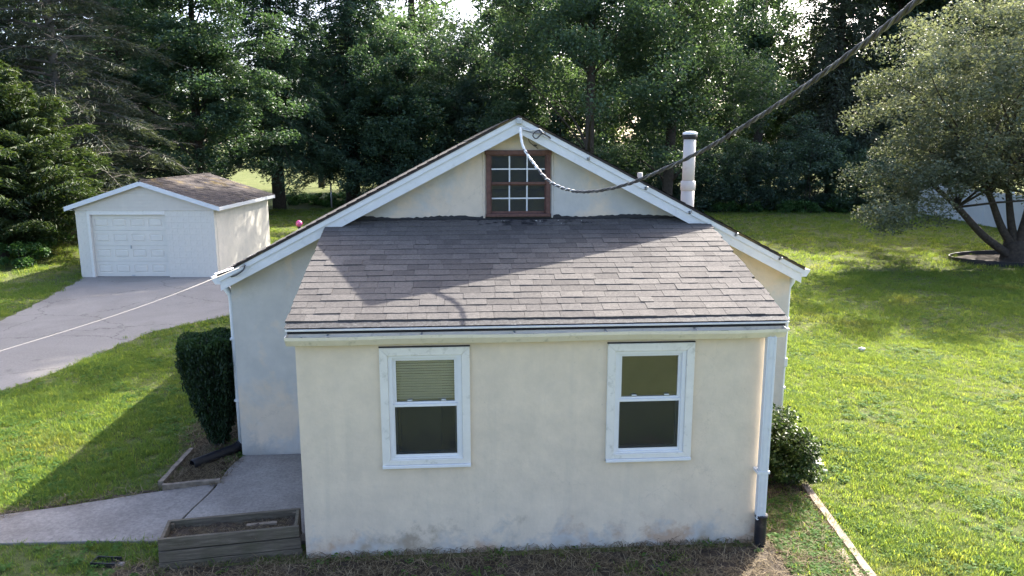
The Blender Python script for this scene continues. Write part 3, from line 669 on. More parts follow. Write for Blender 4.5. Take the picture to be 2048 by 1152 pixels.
# ---- flue and vent on the roof
fl = empty('flue_pipe'); fl.parent = house; tag(fl, 'pale flue pipe with black and white cap')
fx, fy, ft = 5.83, 6.0, 4.60
MB().lathe([(.118, 2.9), (.118, 3.62), (.118, 3.62)], 24, (fx, fy, 0)).build('pipe', 'flue', fl, True)
MB().lathe([(.108, 3.55), (.108, ft-.1)], 24, (fx, fy, 0)).build('pipe', 'flue', fl, True)
MB().lathe([(.119, 3.56), (.132, 3.57), (.132, 3.72), (.112, 3.735)], 24, (fx, fy, 0)).build('collar', 'flue', fl, True)
MB().lathe([(.110, ft-.13), (.128, ft-.12), (.128, ft-.05), (.120, ft-.045)], 24, (fx, fy, 0)).build('cap_band', 'tar', fl, True)
MB().lathe([(.128, ft-.05), (.132, ft-.035), (.12, ft-.01), (.06, ft+.01), (.005, ft+.014)], 24, (fx, fy, 0)).build('cap_lid', 'white', fl, True)
MB().lathe([(.05, 3.3), (.05, 3.87), (.04, 3.885)], 14, (4.945, 6, 0)).build('vent_pipe', 'flue', house, True)

# ================================================================== GARAGE
GX, GY, GYAW, GZ, GW, GL, GE, GR = -11.197, 19.11, -.07196, -.1088, 4.6681, 5.80, 2.4369, 3.279
gar = empty('garage', (GX, GY, GZ), GYAW); tag(gar, 'small white detached garage with panelled door at the end of the driveway', 'garage')
DX, DW, DH = .4729, 2.5399, 2.1327; O = .25; gs = (GR-GE)/(GW/2+O)
def gzr(u): return GR-gs*abs(u-GW/2)
HB = 2.28
for ua, ub in ((.012, DX), (DX+DW, GW-.012)): MB().box(ua, ub, .012, .2, -.3, HB).build('front_wall', 'block', gar)
mb = MB(); mb.box(0, .2, .201, GL-.16, -.3, gzr(0)-.06); mb.box(GW-.2, GW, .201, GL-.16, -.3, gzr(GW)-.06)
mb.prism([(0, -.3), (GW, -.3), (GW, gzr(GW)-.05), (GW/2, GR-.05), (0, gzr(0)-.05)], lambda p: (p[0], GL-.159, p[1]), lambda p: (p[0], GL-.02, p[1])); mb.build('side_wall', 'garage_stucco', gar)
def blk(name, w_, h_):
    mb = MB(); b = .005; mb.add([(0,.02,0),(w_,.02,0),(w_,.02,h_),(0,.02,h_),(b,0,b),(w_-b,0,b),(w_-b,0,h_-b),(b,0,h_-b)], [(4,5,6,7),(0,1,5,4),(1,2,6,5),(2,3,7,6),(3,0,4,7)]); me = mb.mesh(name); me.materials.append(MT['block']); return me
BM = blk('block', 1, .2)
for (ua, ub) in ((0, DX), (DX+DW, GW)):
    for r_ in range(12):
        za = -.12+.2*r_; u = ua-(.2 if r_ % 2 else 0)
        while u < ub-.01:
            a = max(u, ua); b = min(u+.4, ub); u += .4
            if b-a < .03: continue
            o = bpy.data.objects.new('block', BM); C.objects.link(o); o.parent = gar; o.location = (a, .006, za); o.scale = (b-a, 1, min(.2, HB-za)/.2)
# door
MB().box(DX-.001, DX+DW+.001, -.004, .2, DH+.005, HB-.001).build('door_header', 'cream_trim', gar)
for ua in (DX-.08, DX+DW-.005): 
    if ua < DX: MB().box(ua, DX+.005, -.02, .1, -.02, HB-.01).build('door_jamb', 'cream_trim', gar)
door = MB().box(DX+.006, DX+DW-.001, .135, .17, .02, DH).build('garage_door', 'garage_door', gar)
for r_ in range(4):
    za = .022+r_*(DH-.024)/4; zb = za+(DH-.024)/4-.006
    MB().box(DX+.007, DX+DW-.002, .112, .134, za, zb).build('door_section', 'garage_door', door, bevel=.008)
    mb = MB(); pu = [DX+.10+k*(DW-.11)/4 for k in range(4)]; pw = (DW-.11)/4-.13; ca_, cb_ = za+.13, zb-.12
    mb.box(DX+.008, DX+DW-.003, .097, .127, za, ca_); mb.box(DX+.008, DX+DW-.003, .095, .127, cb_, zb)
    for a_, b_ in zip([DX+.008]+[q+pw for q in pu], pu+[DX+DW-.003]): mb.box(a_, b_, .095, .127, ca_, cb_)
    mb.build('door_rail', 'garage_door', door)
    for k in range(4):
        ua = DX+.10+k*(DW-.11)/4; ub = ua+(DW-.11)/4-.13; c0, c1 = za+.13, zb-.12
        mb = MB(); b = .035
        mb.add([(ua,.096,c0),(ub,.096,c0),(ub,.096,c1),(ua,.096,c1),(ua+.010,.108,c0+.010),(ub-.010,.108,c0+.010),(ub-.010,.108,c1-.010),(ua+.010,.108,c1-.010),
                (ua+b,.107,c0+b),(ub-b,.107,c0+b),(ub-b,.107,c1-b),(ua+b,.107,c1-b),(ua+b+.02,.090,c0+b+.015),(ub-b-.02,.090,c0+b+.015),(ub-b-.02,.090,c1-b-.015),(ua+b+.02,.090,c1-b-.015)],
               [tuple(q) for L in ((0, 4), (4, 8), (8, 12)) for q in [(L[0]+i, L[0]+(i+1) % 4, L[1]+(i+1) % 4, L[1]+i) for i in range(4)]]+[(12, 13, 14, 15)])
        mb.build('door_panel', 'garage_door', door)
MB().box(DX+DW/2-.02, DX+DW/2+.02, .07, .104, .98, 1.09).build('door_handle', 'steel', door); MB().box(DX+DW/2-.06, DX+DW/2+.06, .08, .104, .045, .07).build('lift_handle', 'steel', door)
MB().box(DX+.01, DX+DW-.01, .11, .15, -.01, .021).build('door_seal', 'black', door)
# lapped gable siding
nS = 7; z = HB
while z < GR-.14:
    zt = min(z+.115, GR-.10); mb = MB()
    hw0 = min(GW/2-.002, (GR-.06-z)/gs); hw1 = min(GW/2-.002, (GR-.06-zt)/gs)
    c = GW/2; mb.add([(c-hw0,-.024,z),(c+hw0,-.024,z),(c+hw1,-.006,zt),(c-hw1,-.006,zt),(c-hw0,.03,z),(c+hw0,.03,z),(c+hw1,.03,zt),(c-hw1,.03,zt)], [(0,1,2,3),(5,4,7,6),(0,4,5,1),(3,2,6,7),(1,5,6,2),(4,0,3,7)])
    mb.build('siding_board', 'beige_siding', gar); z += .115
# roof
mb = MB()
for s in (-1, 1):
    ue = GW/2+s*(GW/2+O)
    mb.prism([(ue, GE-.03), (GW/2, GR-.03), (GW/2, GR-.10), (ue, GE-.10)], lambda p: (p[0], -.16, p[1]), lambda p: (p[0], GL+.1, p[1]))
gr = mb.build('roof', 'soffit', gar)
mb = MB(); tones = []; NR = 18
for s in (-1, 1):
    for k in range(NR):
        fa, fb = k/NR, (k+1.35)/NR
        v = -.18
        while v < GL+.12:
            w_ = random.choice((.25, .32, .42, .5)); vb = min(v+w_, GL+.13); tn = random.random(); j = random.uniform(-.005, .005); h = .022+random.uniform(0, .006)
            def P(f, vv, hh): f = max(1-f, -.0); q = (GW/2+O)*(1-f+0); u = GW/2+s*(GW/2+O)*(1-(1-f)) ; return (u, vv, GR-gs*abs(u-GW/2)+hh-.03)
            fa2 = fa+j
            q0 = [P(fa2, v, .002), P(fa2, vb-.004, .002), P(fa2, vb-.004, h), P(fa2, v, h), P(min(fb, 1), vb-.004, .006), P(min(fb, 1), v, .006)]
            k0 = len(mb.v); mb.v += q0; tones += [tn]*6; mb.f += [(k0, k0+1, k0+2, k0+3), (k0+3, k0+2, k0+4, k0+5)]
            v = vb if vb < GL+.12 else GL+9
me = mb.mesh('shingle_courses'); at = me.attributes.new('tone', 'FLOAT', 'POINT'); at.data.foreach_set('value', tones)
o = link('shingle_courses', me, 'shingle_dark', gr); o['kind'] = 'stuff'
MB().tube([(GW/2, -.19, GR-.012), (GW/2, GL+.13, GR-.012)], .035, 8).build('ridge_cap', 'shingle_dark', gr)
for nm, ya, yb in (('rake_board', -.185, -.16), ('rake_board', GL+.10, GL+.125)):
    for s in (-1, 1):
        ue = GW/2+s*(GW/2+O+.01); ze = GE-gs*.01
        MB().prism([(ue, ze-.018), (GW/2, GR-.018), (GW/2, GR-.165), (ue, ze-.165)], lambda p: (p[0], ya, p[1]), lambda p: (p[0], yb, p[1])).build(nm, 'white', gar)
for s in (-1, 1):
    ue = GW/2+s*(GW/2+O); MB().box(min(ue, ue+s*.022), max(ue, ue+s*.022), -.158, GL+.098, GE-.15, GE-.028).build('eave_fascia', 'white', gar)
    MB().box(min(ue, ue-s*O), max(ue, ue-s*O), -.157, GL+.097, GE-.135, GE-.12).build('eave_soffit', 'soffit', gar)
MB().box(-.02, GW+.02, -.05, .25, -.25, -.03).build('footing', 'concrete', gar)

# ================================================================== WIRES
def catmull(P, n):
    P = [np.array(p, float) for p in P]; P = [2*P[0]-P[1]]+P+[2*P[-1]-P[-2]]; out = []
    for i in range(1, len(P)-2):
        for k in range(n):
            t = k/n; a, b, c, d = P[i-1:i+3]; out.append(.5*((2*b)+(-a+c)*t+(2*a-5*b+4*c-d)*t*t+(-a+3*b-3*c+d)*t**3))
    out.append(P[-2]); return np.array(out)
CP = [aty(*q) for q in ((1040, 256, 2.52), (1046, 292, 2.36), (1066, 325, 2.08), (1098, 362, 1.6), (1140, 381, .95), (1185, 383, 0.3), (1240, 373, -0.3), (1290, 355, -0.75), (1400, 304, -1.4), (1500, 245, -2.3), (1600, 180, -3.1), (1700, 108, -3.7), (1770, 55, -4.1), (1845, -5, -4.5), (2040, -150, -5.2), (2500, -480, -6.1))]
cl = catmull(CP, 14); seg = np.r_[0, np.cumsum(np.linalg.norm(np.diff(cl, axis=0), axis=1))]; L = seg[-1]
ss = np.arange(0, L, .025); cl = np.stack([np.interp(ss, seg, cl[:, k]) for k in range(3)], 1)
pc = empty('power_cable', tuple(cl[0])); tag(pc, 'twisted overhead power cable hanging from the gable peak', 'cable')
tg = np.gradient(cl, axis=0); tg /= np.linalg.norm(tg, axis=1, keepdims=True); side = np.cross(tg, [0, 0, 1]); side /= np.linalg.norm(side, axis=1, keepdims=True); upv = np.cross(side, tg)
for k, (mt, rr) in enumerate((('grey_wire', .009), ('grey_wire', .009), ('alu_wire', .0065))):
    ph = 2*math.pi*(ss/.36+.05*np.sin(ss*3))+k*2.094; s0 = 14
    off = .0095*(np.cos(ph)[:, None]*side+np.sin(ph)[:, None]*upv)
    pts = (cl+off-cl[0])[s0:]; MB().tube(pts, rr, 7).build('strand', mt, pc, True)
i1 = 34; wpts = cl[:i1]-cl[0]; MB().tube(wpts, [.017+.003*math.sin(i*1.7)+(.004 if i < 3 else 0) for i in range(i1)], 8).build('taped_end', 'white_wire', pc, True)
# triplex beyond the tape is paler where the bare neutral wraps it
neutral = (cl+.016*(np.cos(2*math.pi*ss/.16)[:, None]*side+np.sin(2*math.pi*ss/.16)[:, None]*upv)-cl[0])[i1-4:i1+46]
MB().tube(neutral, .0065, 6).build('bare_neutral', 'white_wire', pc, True)
# clevis box and dangling service wires at the peak (fixed to the house)
p = aty(1038, 242, YF-.04); MB().box(p[0]-.036, p[0]+.036, YF-.07, YF-.013, p[2]-.036, p[2]+.036).build('clevis_box', 'steel', house, bevel=.006)
def hw(pix, y, r, mat, name): MB().tube(catmull([aty(u, v, y+dy_) for u, v, dy_ in pix], 6), r, 6).build(name, mat, house, True)
hw([(1043, 258, 0), (1060, 261, -.03), (1078, 258, -.05), (1086, 264, -.05)], YF-.02, .006, 'white_wire', 'service_wire')
hw([(1044, 259, 0), (1066, 266, -.03), (1080, 266, -.05), (1100, 274, -.03)], YF-.02, .007, 'alu_wire', 'service_wire')
hw([(1083, 259, -.03), (1070, 264, -.04), (1066, 272, -.05), (1073, 277, -.05), (1083, 268, -.05), (1092, 265, -.03)], YF-.02, .009, 'dark_wire', 'wire_loop')
hw([(1078, 262, -.04), (1086, 266, -.06), (1095, 272, -.04), (1101, 277, -.02)], YF-.02, .010, 'dark_wire', 'wire_splice')
hw([(1058, 272, .2), (1058, 282, .2), (1066, 290, .2), (1076, 297, .2)], YF, .005, 'grey_wire', 'wall_wire')
p = aty(1070, 291, D-.02); MB().box(p[0]-.02, p[0]+.025, D-.03, D+.002, p[2]-.012, p[2]+.012).build('wire_staple', 'dark_wire', house)
# telephone drop at the left eave
A = aty(489, 531, YF-.03); B = aty(0, 702, -1.2); Bx = B+(B-A)*1.4
tw = empty('telephone_wire', tuple(A)); tag(tw, 'thin pale telephone wire running from the left eave over the driveway', 'wire')
pts = [A+(Bx-A)*t+np.array([0, 0, -.05*math.sin(math.pi*min(t*2.4, 1))+.10*max(0, t-.42)]) for t in np.linspace(0, 1, 40)]
MB().tube([q-A for q in pts], [max(.0022, .0065-.025*i/39) for i in range(40)], 6).build('wire', 'pale_wire', tw, True)
q = A+(Bx-A)*.052; MB().tube([A+(Bx-A)*.03-A+np.array([0, 0, .018]), A+(Bx-A)*.075-A+np.array([0, 0, .02])], .013, 6).build('clamp', 'white', tw)
hw([(490, 530, 0), (486, 540, -.02), (472, 550, 0), (455, 556, .1), (447, 560, .3)], YF-.03, .011, 'dark_wire', 'drop_wire')
p = aty(488, 530, YF-.02); MB().tube([(p[0], YF+.01, p[2]), (p[0], YF-.05, p[2])], .014, 8).build('drop_hook', 'steel', house)

# ================================================================== THINGS ROUND THE HOUSE
# planter box
pl = empty('planter_box', (-1.484, -.106, 0), math.atan2(.203, 1.444)); tag(pl, 'weathered mossy plank planter box beside the front wall corner', 'planter')
LW, LD = 1.44, .37
for k, (za, zb) in enumerate(((-.02, .082), (.092, .212), (.222, .352))):
    for nm, a in (('front_board', (-.02+.004*k, LW-.012*k, -.036, .0, za, zb)), ('back_board', (0, LW-.03, LD, LD+.036, za, zb)), ('end_board', (0, .036, .001, LD-.001, za, zb-.004)), ('end_board', (LW-.075, LW-.04, .001, LD-.001, za, zb-.004))):
        if k == 0 and nm != 'front_board': pass
        mb = MB(); mb.box(*a, fn=lambda x, y, z: (x, y+random.uniform(-.003, .003), z+random.uniform(-.004, .004))); mb.build(nm, 'plank', pl, bevel=.005)
for ua in (.037, LW-.115): 
    for vb in (.002, LD-.04): MB().box(ua, ua+.038, vb, vb+.038, -.02, .33).build('corner_post', 'plank', pl)
mb = MB(); nu, nv = 40, 10
for i in range(nu+1):
    for j in range(nv+1): mb.v.append((.038+(LW-.115)*i/nu, .002+(LD-.004)*j/nv, .265+random.uniform(-.018, .018)+.012*math.sin(i*.5)))
for i in range(nu):
    for j in range(nv): a = i*(nv+1)+j; mb.f.append((a, a+nv+1, a+nv+2, a+1))
mb.build('soil', 'soil', pl, True)
MB().box(.84, 1.16, .22, .27, .268, .288).build('loose_stick', 'base_wood', pl)

# edging boards and landscape timbers
def timber(p0, p1, w_, h_, label, z0=0., name='edging_board', mat='base_wood', group=None):
    p0 = np.array(p0[:2]); p1 = np.array(p1[:2]); d = p1-p0; Ln = float(np.linalg.norm(d)); mb = MB(); n = max(6, int(Ln/.15))
    for i in range(n+1):
        x = Ln*i/n; j = lambda s=.005: random.uniform(-s, s)
        mb.v += [(x, -w_/2+j(), -.04), (x, w_/2+j(), -.04), (x, w_/2+j(), h_+j()), (x, -w_/2+j(), h_+j())]
    for i in range(n):
        for k in range(4): a = i*4+k; b = i*4+(k+1) % 4; mb.f.append((a, a+4, b+4, b))
    mb.f += [(0, 1, 2, 3), (n*4+3, n*4+2, n*4+1, n*4)]
    o = mb.build(name, mat); o.location = (p0[0], p0[1], z0); o.rotation_euler = (0, 0, math.atan2(d[1], d[0])); tag(o, label, 'edging', group); return o
timber(gnd(322, 976), gnd(384, 907), .06, .09, 'grey edging board running back beside the vase-shaped yew')
timber(gnd(326, 982), gnd(441, 970), .06, .09, 'grey edging board lying along the concrete path')
timber((6.13, 1.30), (5.86, -.95), .085, .06, 'long pale edging timber between lawn and bare bed', .0)
timber((5.80, -.30), (5.72, -1.3), .085, .05, 'short doubled edging timber beside the long pale one', .005)
timber(gnd(1627, 912), gnd(1641, 936), .10, .05, 'short whitish edging block at the round shrub', .0, mat='stone')
def rock(name, loc, r, label, cat='stone', mat='stone', sz=.6, group=None):
    mb = MB(); rr = random.Random(int(abs(loc[0])*1000)); nl, ns = 6, 9; mb.v.append((0, 0, -r*sz))
    for i in range(1, nl):
        for j in range(ns):
            a = math.pi*i/nl; b = 2*math.pi*j/ns; q = r*rr.uniform(.8, 1.2); mb.v.append((q*math.sin(a)*math.cos(b), q*.75*math.sin(a)*math.sin(b), -q*sz*math.cos(a)))
    mb.v.append((0, 0, r*sz)); m_ = len(mb.v)-1
    for j in range(ns): mb.f.append((0, 1+(j+1) % ns, 1+j)); mb.f.append((m_, m_-ns+j, m_-ns+(j+1) % ns))
    for i in range(nl-2):
        for j in range(ns): a = 1+i*ns+j; b = 1+i*ns+(j+1) % ns; mb.f.append((a, b, b+ns, a+ns))
    o = mb.build(name, mat); o.location = loc; tag(o, label, cat, group); return o
g_ = gnd(1723, 703); rock('stone', (g_[0], g_[1], g_[2]+.05), .085, 'single whitish stone lying out on the sunny lawn')
for u, v, r in ((1632, 930, .07), (1648, 945, .05), (1618, 985, .05)):
    g_ = gnd(u, v); rock('stone', (g_[0], g_[1], .02), r, 'pale stone at the foot of the round shrub', group='pale stones by the round shrub')
# black corrugated drain pipe under the yew
P0 = gnd(386, 940); pp = [(-1.49, 3.02, .17), (-1.51, 3.0, .13), (-1.56, 2.94, .10)]+[tuple(np.array([-1.56, 2.94, .095])+(np.array([P0[0], P0[1], .075])-np.array([-1.56, 2.94, .095]))*t) for t in np.linspace(.1, 1, 14)]
pp = catmull(pp, 5); mb = MB(); rad = [.070+(.005 if i % 2 else -.002) for i in range(len(pp))]; mb.tube(pp, rad, 18, cap=False)
mb.tube(pp[::-1], [r-.006 for r in rad[::-1]], 18, cap=False)
tag(mb.build('drain_pipe', 'black', None, True), 'black corrugated drain pipe lying beside the concrete stoop', 'pipe')
# black plastic tray and scrap in the weeds
g_ = gnd(214, 1128); tr = empty('splash_tray', (g_[0], g_[1], 0), -.15); tag(tr, 'black plastic tray lying in the weeds near the planter box', 'tray')
MB().box(-.13, .13, -.06, .06, .0, .012).build('base', 'black', tr); 
for a in ((-.13, .13, -.072, -.061, 0, .05), (-.13, .13, .061, .072, 0, .05), (-.142, -.131, -.072, .072, 0, .05)): MB().box(*a).build('rim', 'black', tr)
rock('stone', (g_[0]+.17, g_[1]-.05, .02), .04, 'small grey stone next to the black plastic tray', mat='concrete')
g_ = gnd(1309, 1140); mb = MB(); rr = random.Random(4)
for i in range(7):
    for j in range(4): mb.v.append((.025*i-.08, .03*j-.05, .02+.025*rr.random()))
for i in range(6):
    for j in range(3): a = i*4+j; mb.f.append((a, a+4, a+5, a+1))
o = mb.build('plastic_scrap', 'black'); o.location = (g_[0], g_[1], 0); so_ = o.modifiers.new('solid', 'SOLIDIFY'); so_.thickness = .006; tag(o, 'crumpled dark plastic scrap on the ground before the front wall', 'litter')
# gazing globe behind the house
g_ = aty(598, 447, 26.0); gl_ = empty('garden_globe', (g_[0], g_[1], gh(26))); tag(gl_, 'pink glazed garden globe on a slim stand behind the house', 'ornament')
zc = g_[2]-gh(26); MB().lathe([(.14*math.sin(a)+.001, zc-.14*math.cos(a)) for a in np.linspace(0, math.pi, 14)], 20).build('globe', 'pink', gl_, True)
MB().lathe([(.13, 0), (.12, .04), (.04, .10), (.032, zc-.25), (.09, zc-.14), (.08, zc-.12)], 14).build('stand', 'tar', gl_, True)
# metal post
ps = empty('metal_post', (-7.2, 47, gh(47))); tag(ps, 'grey metal clothesline post standing under the trees behind the house', 'post')
MB().tube([(0, 0, -.2), (0, 0, 1.7)], .055, 12).build('pole', 'steel', ps, True); MB().box(-.07, .07, -.07, .07, 1.7, 1.74).build('cap', 'steel', ps)

# white fence on the right boundary
fn = empty('white_fence', (30.9, 39.6, -.11)); tag(fn, 'white panel fence behind the spreading silvery tree', 'fence')
fn.rotation_euler = (0, 0, -.10)
for k in range(8):
    y1_ = -k*2.4; MB().box(-.065, .065, y1_-.065, y1_+.065, -.2, 2.0).build('post', 'fence', fn, bevel=.01)
    MB().box(-.03, .03, y1_-2.335, y1_-.066, .04, .16).build('rail', 'fence', fn); MB().box(-.03, .03, y1_-2.335, y1_-.066, 1.74, 1.86).build('rail', 'fence', fn)
    for j in range(14): ya = y1_-.068-j*.1619; MB().box(-.012, .012, ya-.158, ya, .161, 1.739).build('board', 'fence', fn)
# edging ring of the silvery tree
mb = MB(); n = 48; c = RING
for i in range(n):
    a = 2*math.pi*i/n; zt_ = .16+.03*math.sin(a*2); ca, sa = math.cos(a), math.sin(a)
    mb.v += [(2.35*ca, 1.75*sa, -.05), (2.35*ca, 1.75*sa, zt_), (2.31*ca, 1.71*sa, zt_), (2.31*ca, 1.71*sa, -.05)]
for i in range(n):
    for k in range(3): a = i*4+k; b = (i+1) % n*4+k; mb.f.append((a, b, b+1, a+1))
o = mb.build('edging_ring', 'black'); o.location = (RING[0], RING[1], -.11); tag(o, 'black plastic edging ring round the spreading silvery tree', 'edging')

# ================================================================== TREES
def limb(mb, p0, p1, r0, r1, sides=7, n=7, wob_=.06, sag=0., rr=random):
    p0 = np.array(p0, float); p1 = np.array(p1, float); Ln = np.linalg.norm(p1-p0); pts = []; rad = []
    a, b = rr.uniform(-1, 1), rr.uniform(-1, 1)
    for i in range(n+1):
        t = i/n; q = p0+(p1-p0)*t; q = q+np.array([a, b, 0])*wob_*Ln*math.sin(math.pi*t)+np.array([rr.uniform(-1, 1), rr.uniform(-1, 1), 0])*wob_*.25*Ln*min(t, 1-t); q[2] += sag*Ln*math.sin(math.pi*t)
        pts.append(q); rad.append(r0+(r1-r0)*t)
    mb.tube(pts, rad, sides); return pts
def thing_tree(name, base, label, cat='tree', group=None):
    e = empty(name, (base[0], base[1], gh(base[1]))); return tag(e, label, cat, group)
def clumps(rng, n, rx, ry, z0, z1, shell=.45, lump=.25, squash=1.0):
    """clump centres over an uneven ellipsoid volume"""
    d = rotn(rng, n); r = rng.random(n)**shell
    ph = rng.uniform(0, 6.28, 6); az = np.arctan2(d[:, 1], d[:, 0])
    k = 1+lump*(np.sin(2*az+ph[0]+3*d[:, 2])*.5+np.sin(3*az+ph[1]-4*d[:, 2])*.35+np.sin(5*az+ph[2]+5*d[:, 2])*.3)
    P = d*r[:, None]*k[:, None]; P[:, 0] *= rx; P[:, 1] *= ry; P[:, 2] = (z0+z1)/2+P[:, 2]*(z1-z0)/2
    return P
def fill(rng, cen, per, rc, flat=.5):
    n = len(cen); k = per; d = rng.normal(size=(n, k, 3)); d /= np.linalg.norm(d, axis=2, keepdims=True); r = rng.random((n, k, 1))**.45
    rcv = (rc*rng.uniform(.6, 1.35, n))[:, None, None]; q = d*r*rcv; q[:, :, 2] *= flat
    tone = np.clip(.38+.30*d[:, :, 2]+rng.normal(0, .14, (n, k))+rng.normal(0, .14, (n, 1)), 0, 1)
    return (cen[:, None, :]+q).reshape(-1, 3), tone.reshape(-1)
def deciduous(name, base, label, h, rx, zlow, mat, seed, ncl=120, per=230, leaf=.17, rc=1.1, ry=None, trunk_r=.28, bark='bark', group=None, lean=0., topcut=15, limbs=9, up=.4, flat=.72, lump=.3, topn=.25):
    rg = np.random.default_rng(seed); rr = random.Random(seed); e = thing_tree(name, base, label, 'tree', group); ry = ry or rx
    if h > topcut+3:
        cen = np.r_[clumps(rg, ncl, rx, ry, zlow, topcut+2, .5, lump), clumps(rg, int(ncl*topn), rx*(.8 if topn < .5 else 1), ry*(.8 if topn < .5 else 1), topcut-1, h, .6, lump)]
    else: cen = clumps(rg, ncl, rx, ry, zlow, h, .5, lump)
    ncl = len(cen); cen[:, 0] += lean*cen[:, 2]
    mb = MB(); top = np.array([lean*h*.7, rr.uniform(-.4, .4), h*.72]); tp = limb(mb, (0, 0, -.3), top, trunk_r, trunk_r*.35, 10, 10, .02, rr=rr)
    order = rg.permutation(ncl)[:limbs*3]
    for j, ci in enumerate(order):
        c = cen[ci]; t = min(.9, max(.12, (c[2]-abs(c[0]-lean*c[2])*.6)/ (h*.75))); s = tp[int(t*10)]
        limb(mb, s, c, trunk_r*(.42 if j < limbs else .2)*(1-t*.5), .02, 6 if j < limbs else 5, 6, .07, .05, rr)
    mb.build('trunk', bark, e, True)
    lo = cen[cen[:, 2] < topcut]; hi = cen[cen[:, 2] >= topcut]
    P, T = fill(rg, lo, per, rc, flat); S = leaf*rg.uniform(.65, 1.3, len(P))
    if len(hi):
        P2, T2 = fill(rg, hi, max(20, per//4), rc*1.25, flat); P = np.r_[P, P2]; T = np.r_[T, T2]; S = np.r_[S, leaf*1.9*rg.uniform(.7, 1.3, len(P2))]
    keep = P[:, 2] > .15
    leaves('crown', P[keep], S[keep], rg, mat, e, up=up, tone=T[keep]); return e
def conifer(name, base, label, h, rb, zlow, mat, seed, nb=90, per=260, size=.34, bare=.0, trunk_r=.3, group=None, droop=.25, topcut=15, bark='bark', twig=0, aspect=.2, hang=.55, rise=0.0, fine=1.0):
    rg = np.random.default_rng(seed); rr = random.Random(seed); e = thing_tree(name, base, label, 'tree', group); mb = MB(); tw_ = MB()
    limb(mb, (0, 0, -.3), (rr.uniform(-.3, .3), rr.uniform(-.3, .3), h), trunk_r, .03, 10, 12, .004, rr=rr)
    Ps, As, Ts = [], [], []; Ss = []
    for b in range(nb):
        z = zlow+(h-zlow)*(b/nb)**1.1; Lb = rb*(1-(z/h))**.75*rr.uniform(.6, 1.1)+.4; az = b*2.399+rr.uniform(-.4, .4)
        d = np.array([math.cos(az), math.sin(az), 0]); pts = []
        for i in range(9):
            t = i/8; pts.append(np.array([0, 0, z])+d*Lb*t+np.array([0, 0, rise*Lb*t+Lb*(.10*math.sin(t*2.2)-droop*t*t)]))
        mb.tube(pts, [max(.012, .05*(1-t/9)*(Lb/4+.3)) for t in range(9)], 5)
        k = int(per*(.35 if z > topcut else 1)*Lb/rb*1.3)
        if k < 5: continue
        t = rg.random(k)**.7*(1-bare)+bare; ip = t*8; i0 = np.minimum(ip.astype(int), 7); pa = np.array(pts); q = pa[i0]+(pa[i0+1]-pa[i0])*(ip-i0)[:, None]
        lat = np.cross(d, [0, 0, 1]); wd = (.12+.30*np.sin(np.pi*np.clip(t, .05, .97)))*Lb*.62; u = rg.uniform(-1, 1, k)
        q = q+lat*(u*wd)[:, None]+d*(np.abs(u)*wd*.45)[:, None]; hg = rg.random(k)**2*hang; q[:, 2] -= hg+np.abs(u)*wd*.2
        ax = d*.8+lat*np.sign(u)[:, None]*.7+np.array([0, 0, -.55*hang+rise*.8]); ax = np.broadcast_to(ax, (k, 3))
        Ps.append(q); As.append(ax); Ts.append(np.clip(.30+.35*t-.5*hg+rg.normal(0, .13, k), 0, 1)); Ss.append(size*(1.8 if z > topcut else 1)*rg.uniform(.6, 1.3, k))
        for _ in range(int(twig*(1 if z < topcut else .2))):
            i = rr.randint(2, 8); s = pts[i]; ln = rr.uniform(.3, 1.0)*Lb*.35; dr = d*rr.uniform(.2, 1)+lat*rr.uniform(-1, 1)+np.array([0, 0, rr.uniform(-.5, .35)])
            m_ = s+dr*ln*.5+np.array([0, 0, rr.uniform(-.05, .12)]); tw_.tube([s, m_, s+dr*ln], [.016, .012, .005], 3, cap=False)
            for _2 in range(2):
                d2 = dr+np.array([rr.uniform(-.9, .9), rr.uniform(-.9, .9), rr.uniform(-.5, .4)]); tw_.tube([m_, m_+d2*ln*.4], [.010, .004], 3, cap=False)
    tr = mb.build('trunk', bark, e, True)
    if tw_.v: tw_.build('twigs', 'bark_grey', e, True)
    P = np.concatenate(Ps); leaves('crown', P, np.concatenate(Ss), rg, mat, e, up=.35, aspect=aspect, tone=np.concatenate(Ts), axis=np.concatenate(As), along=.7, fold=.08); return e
def shrub(name, base, label, rx, ry, h, mat, seed, ncl=30, per=160, leaf=.12, rc=.45, z0=0., cat='shrub', group=None, up=.5):
    rg = np.random.default_rng(seed); rr = random.Random(seed); e = thing_tree(name, base, label, cat, group)
    cen = clumps(rg, ncl, rx, ry, z0, h, .4, .25); P, T = fill(rg, cen, per, rc, .7); k = P[:, 2] > .02
    mb = MB()
    for c in cen[:8]: limb(mb, (rr.uniform(-.1, .1)*rx, rr.uniform(-.1, .1)*ry, -.1), c, .035, .008, 5, 4, .05, rr=rr)
    mb.build('stem', 'bark', e, True); leaves('crown', P[k], leaf*rg.uniform(.6, 1.3, k.sum()), rg, mat, e, up=up, tone=T[k]); return e
def bx(u, y): p = aty(u, 300, y); return (float(p[0]), y)
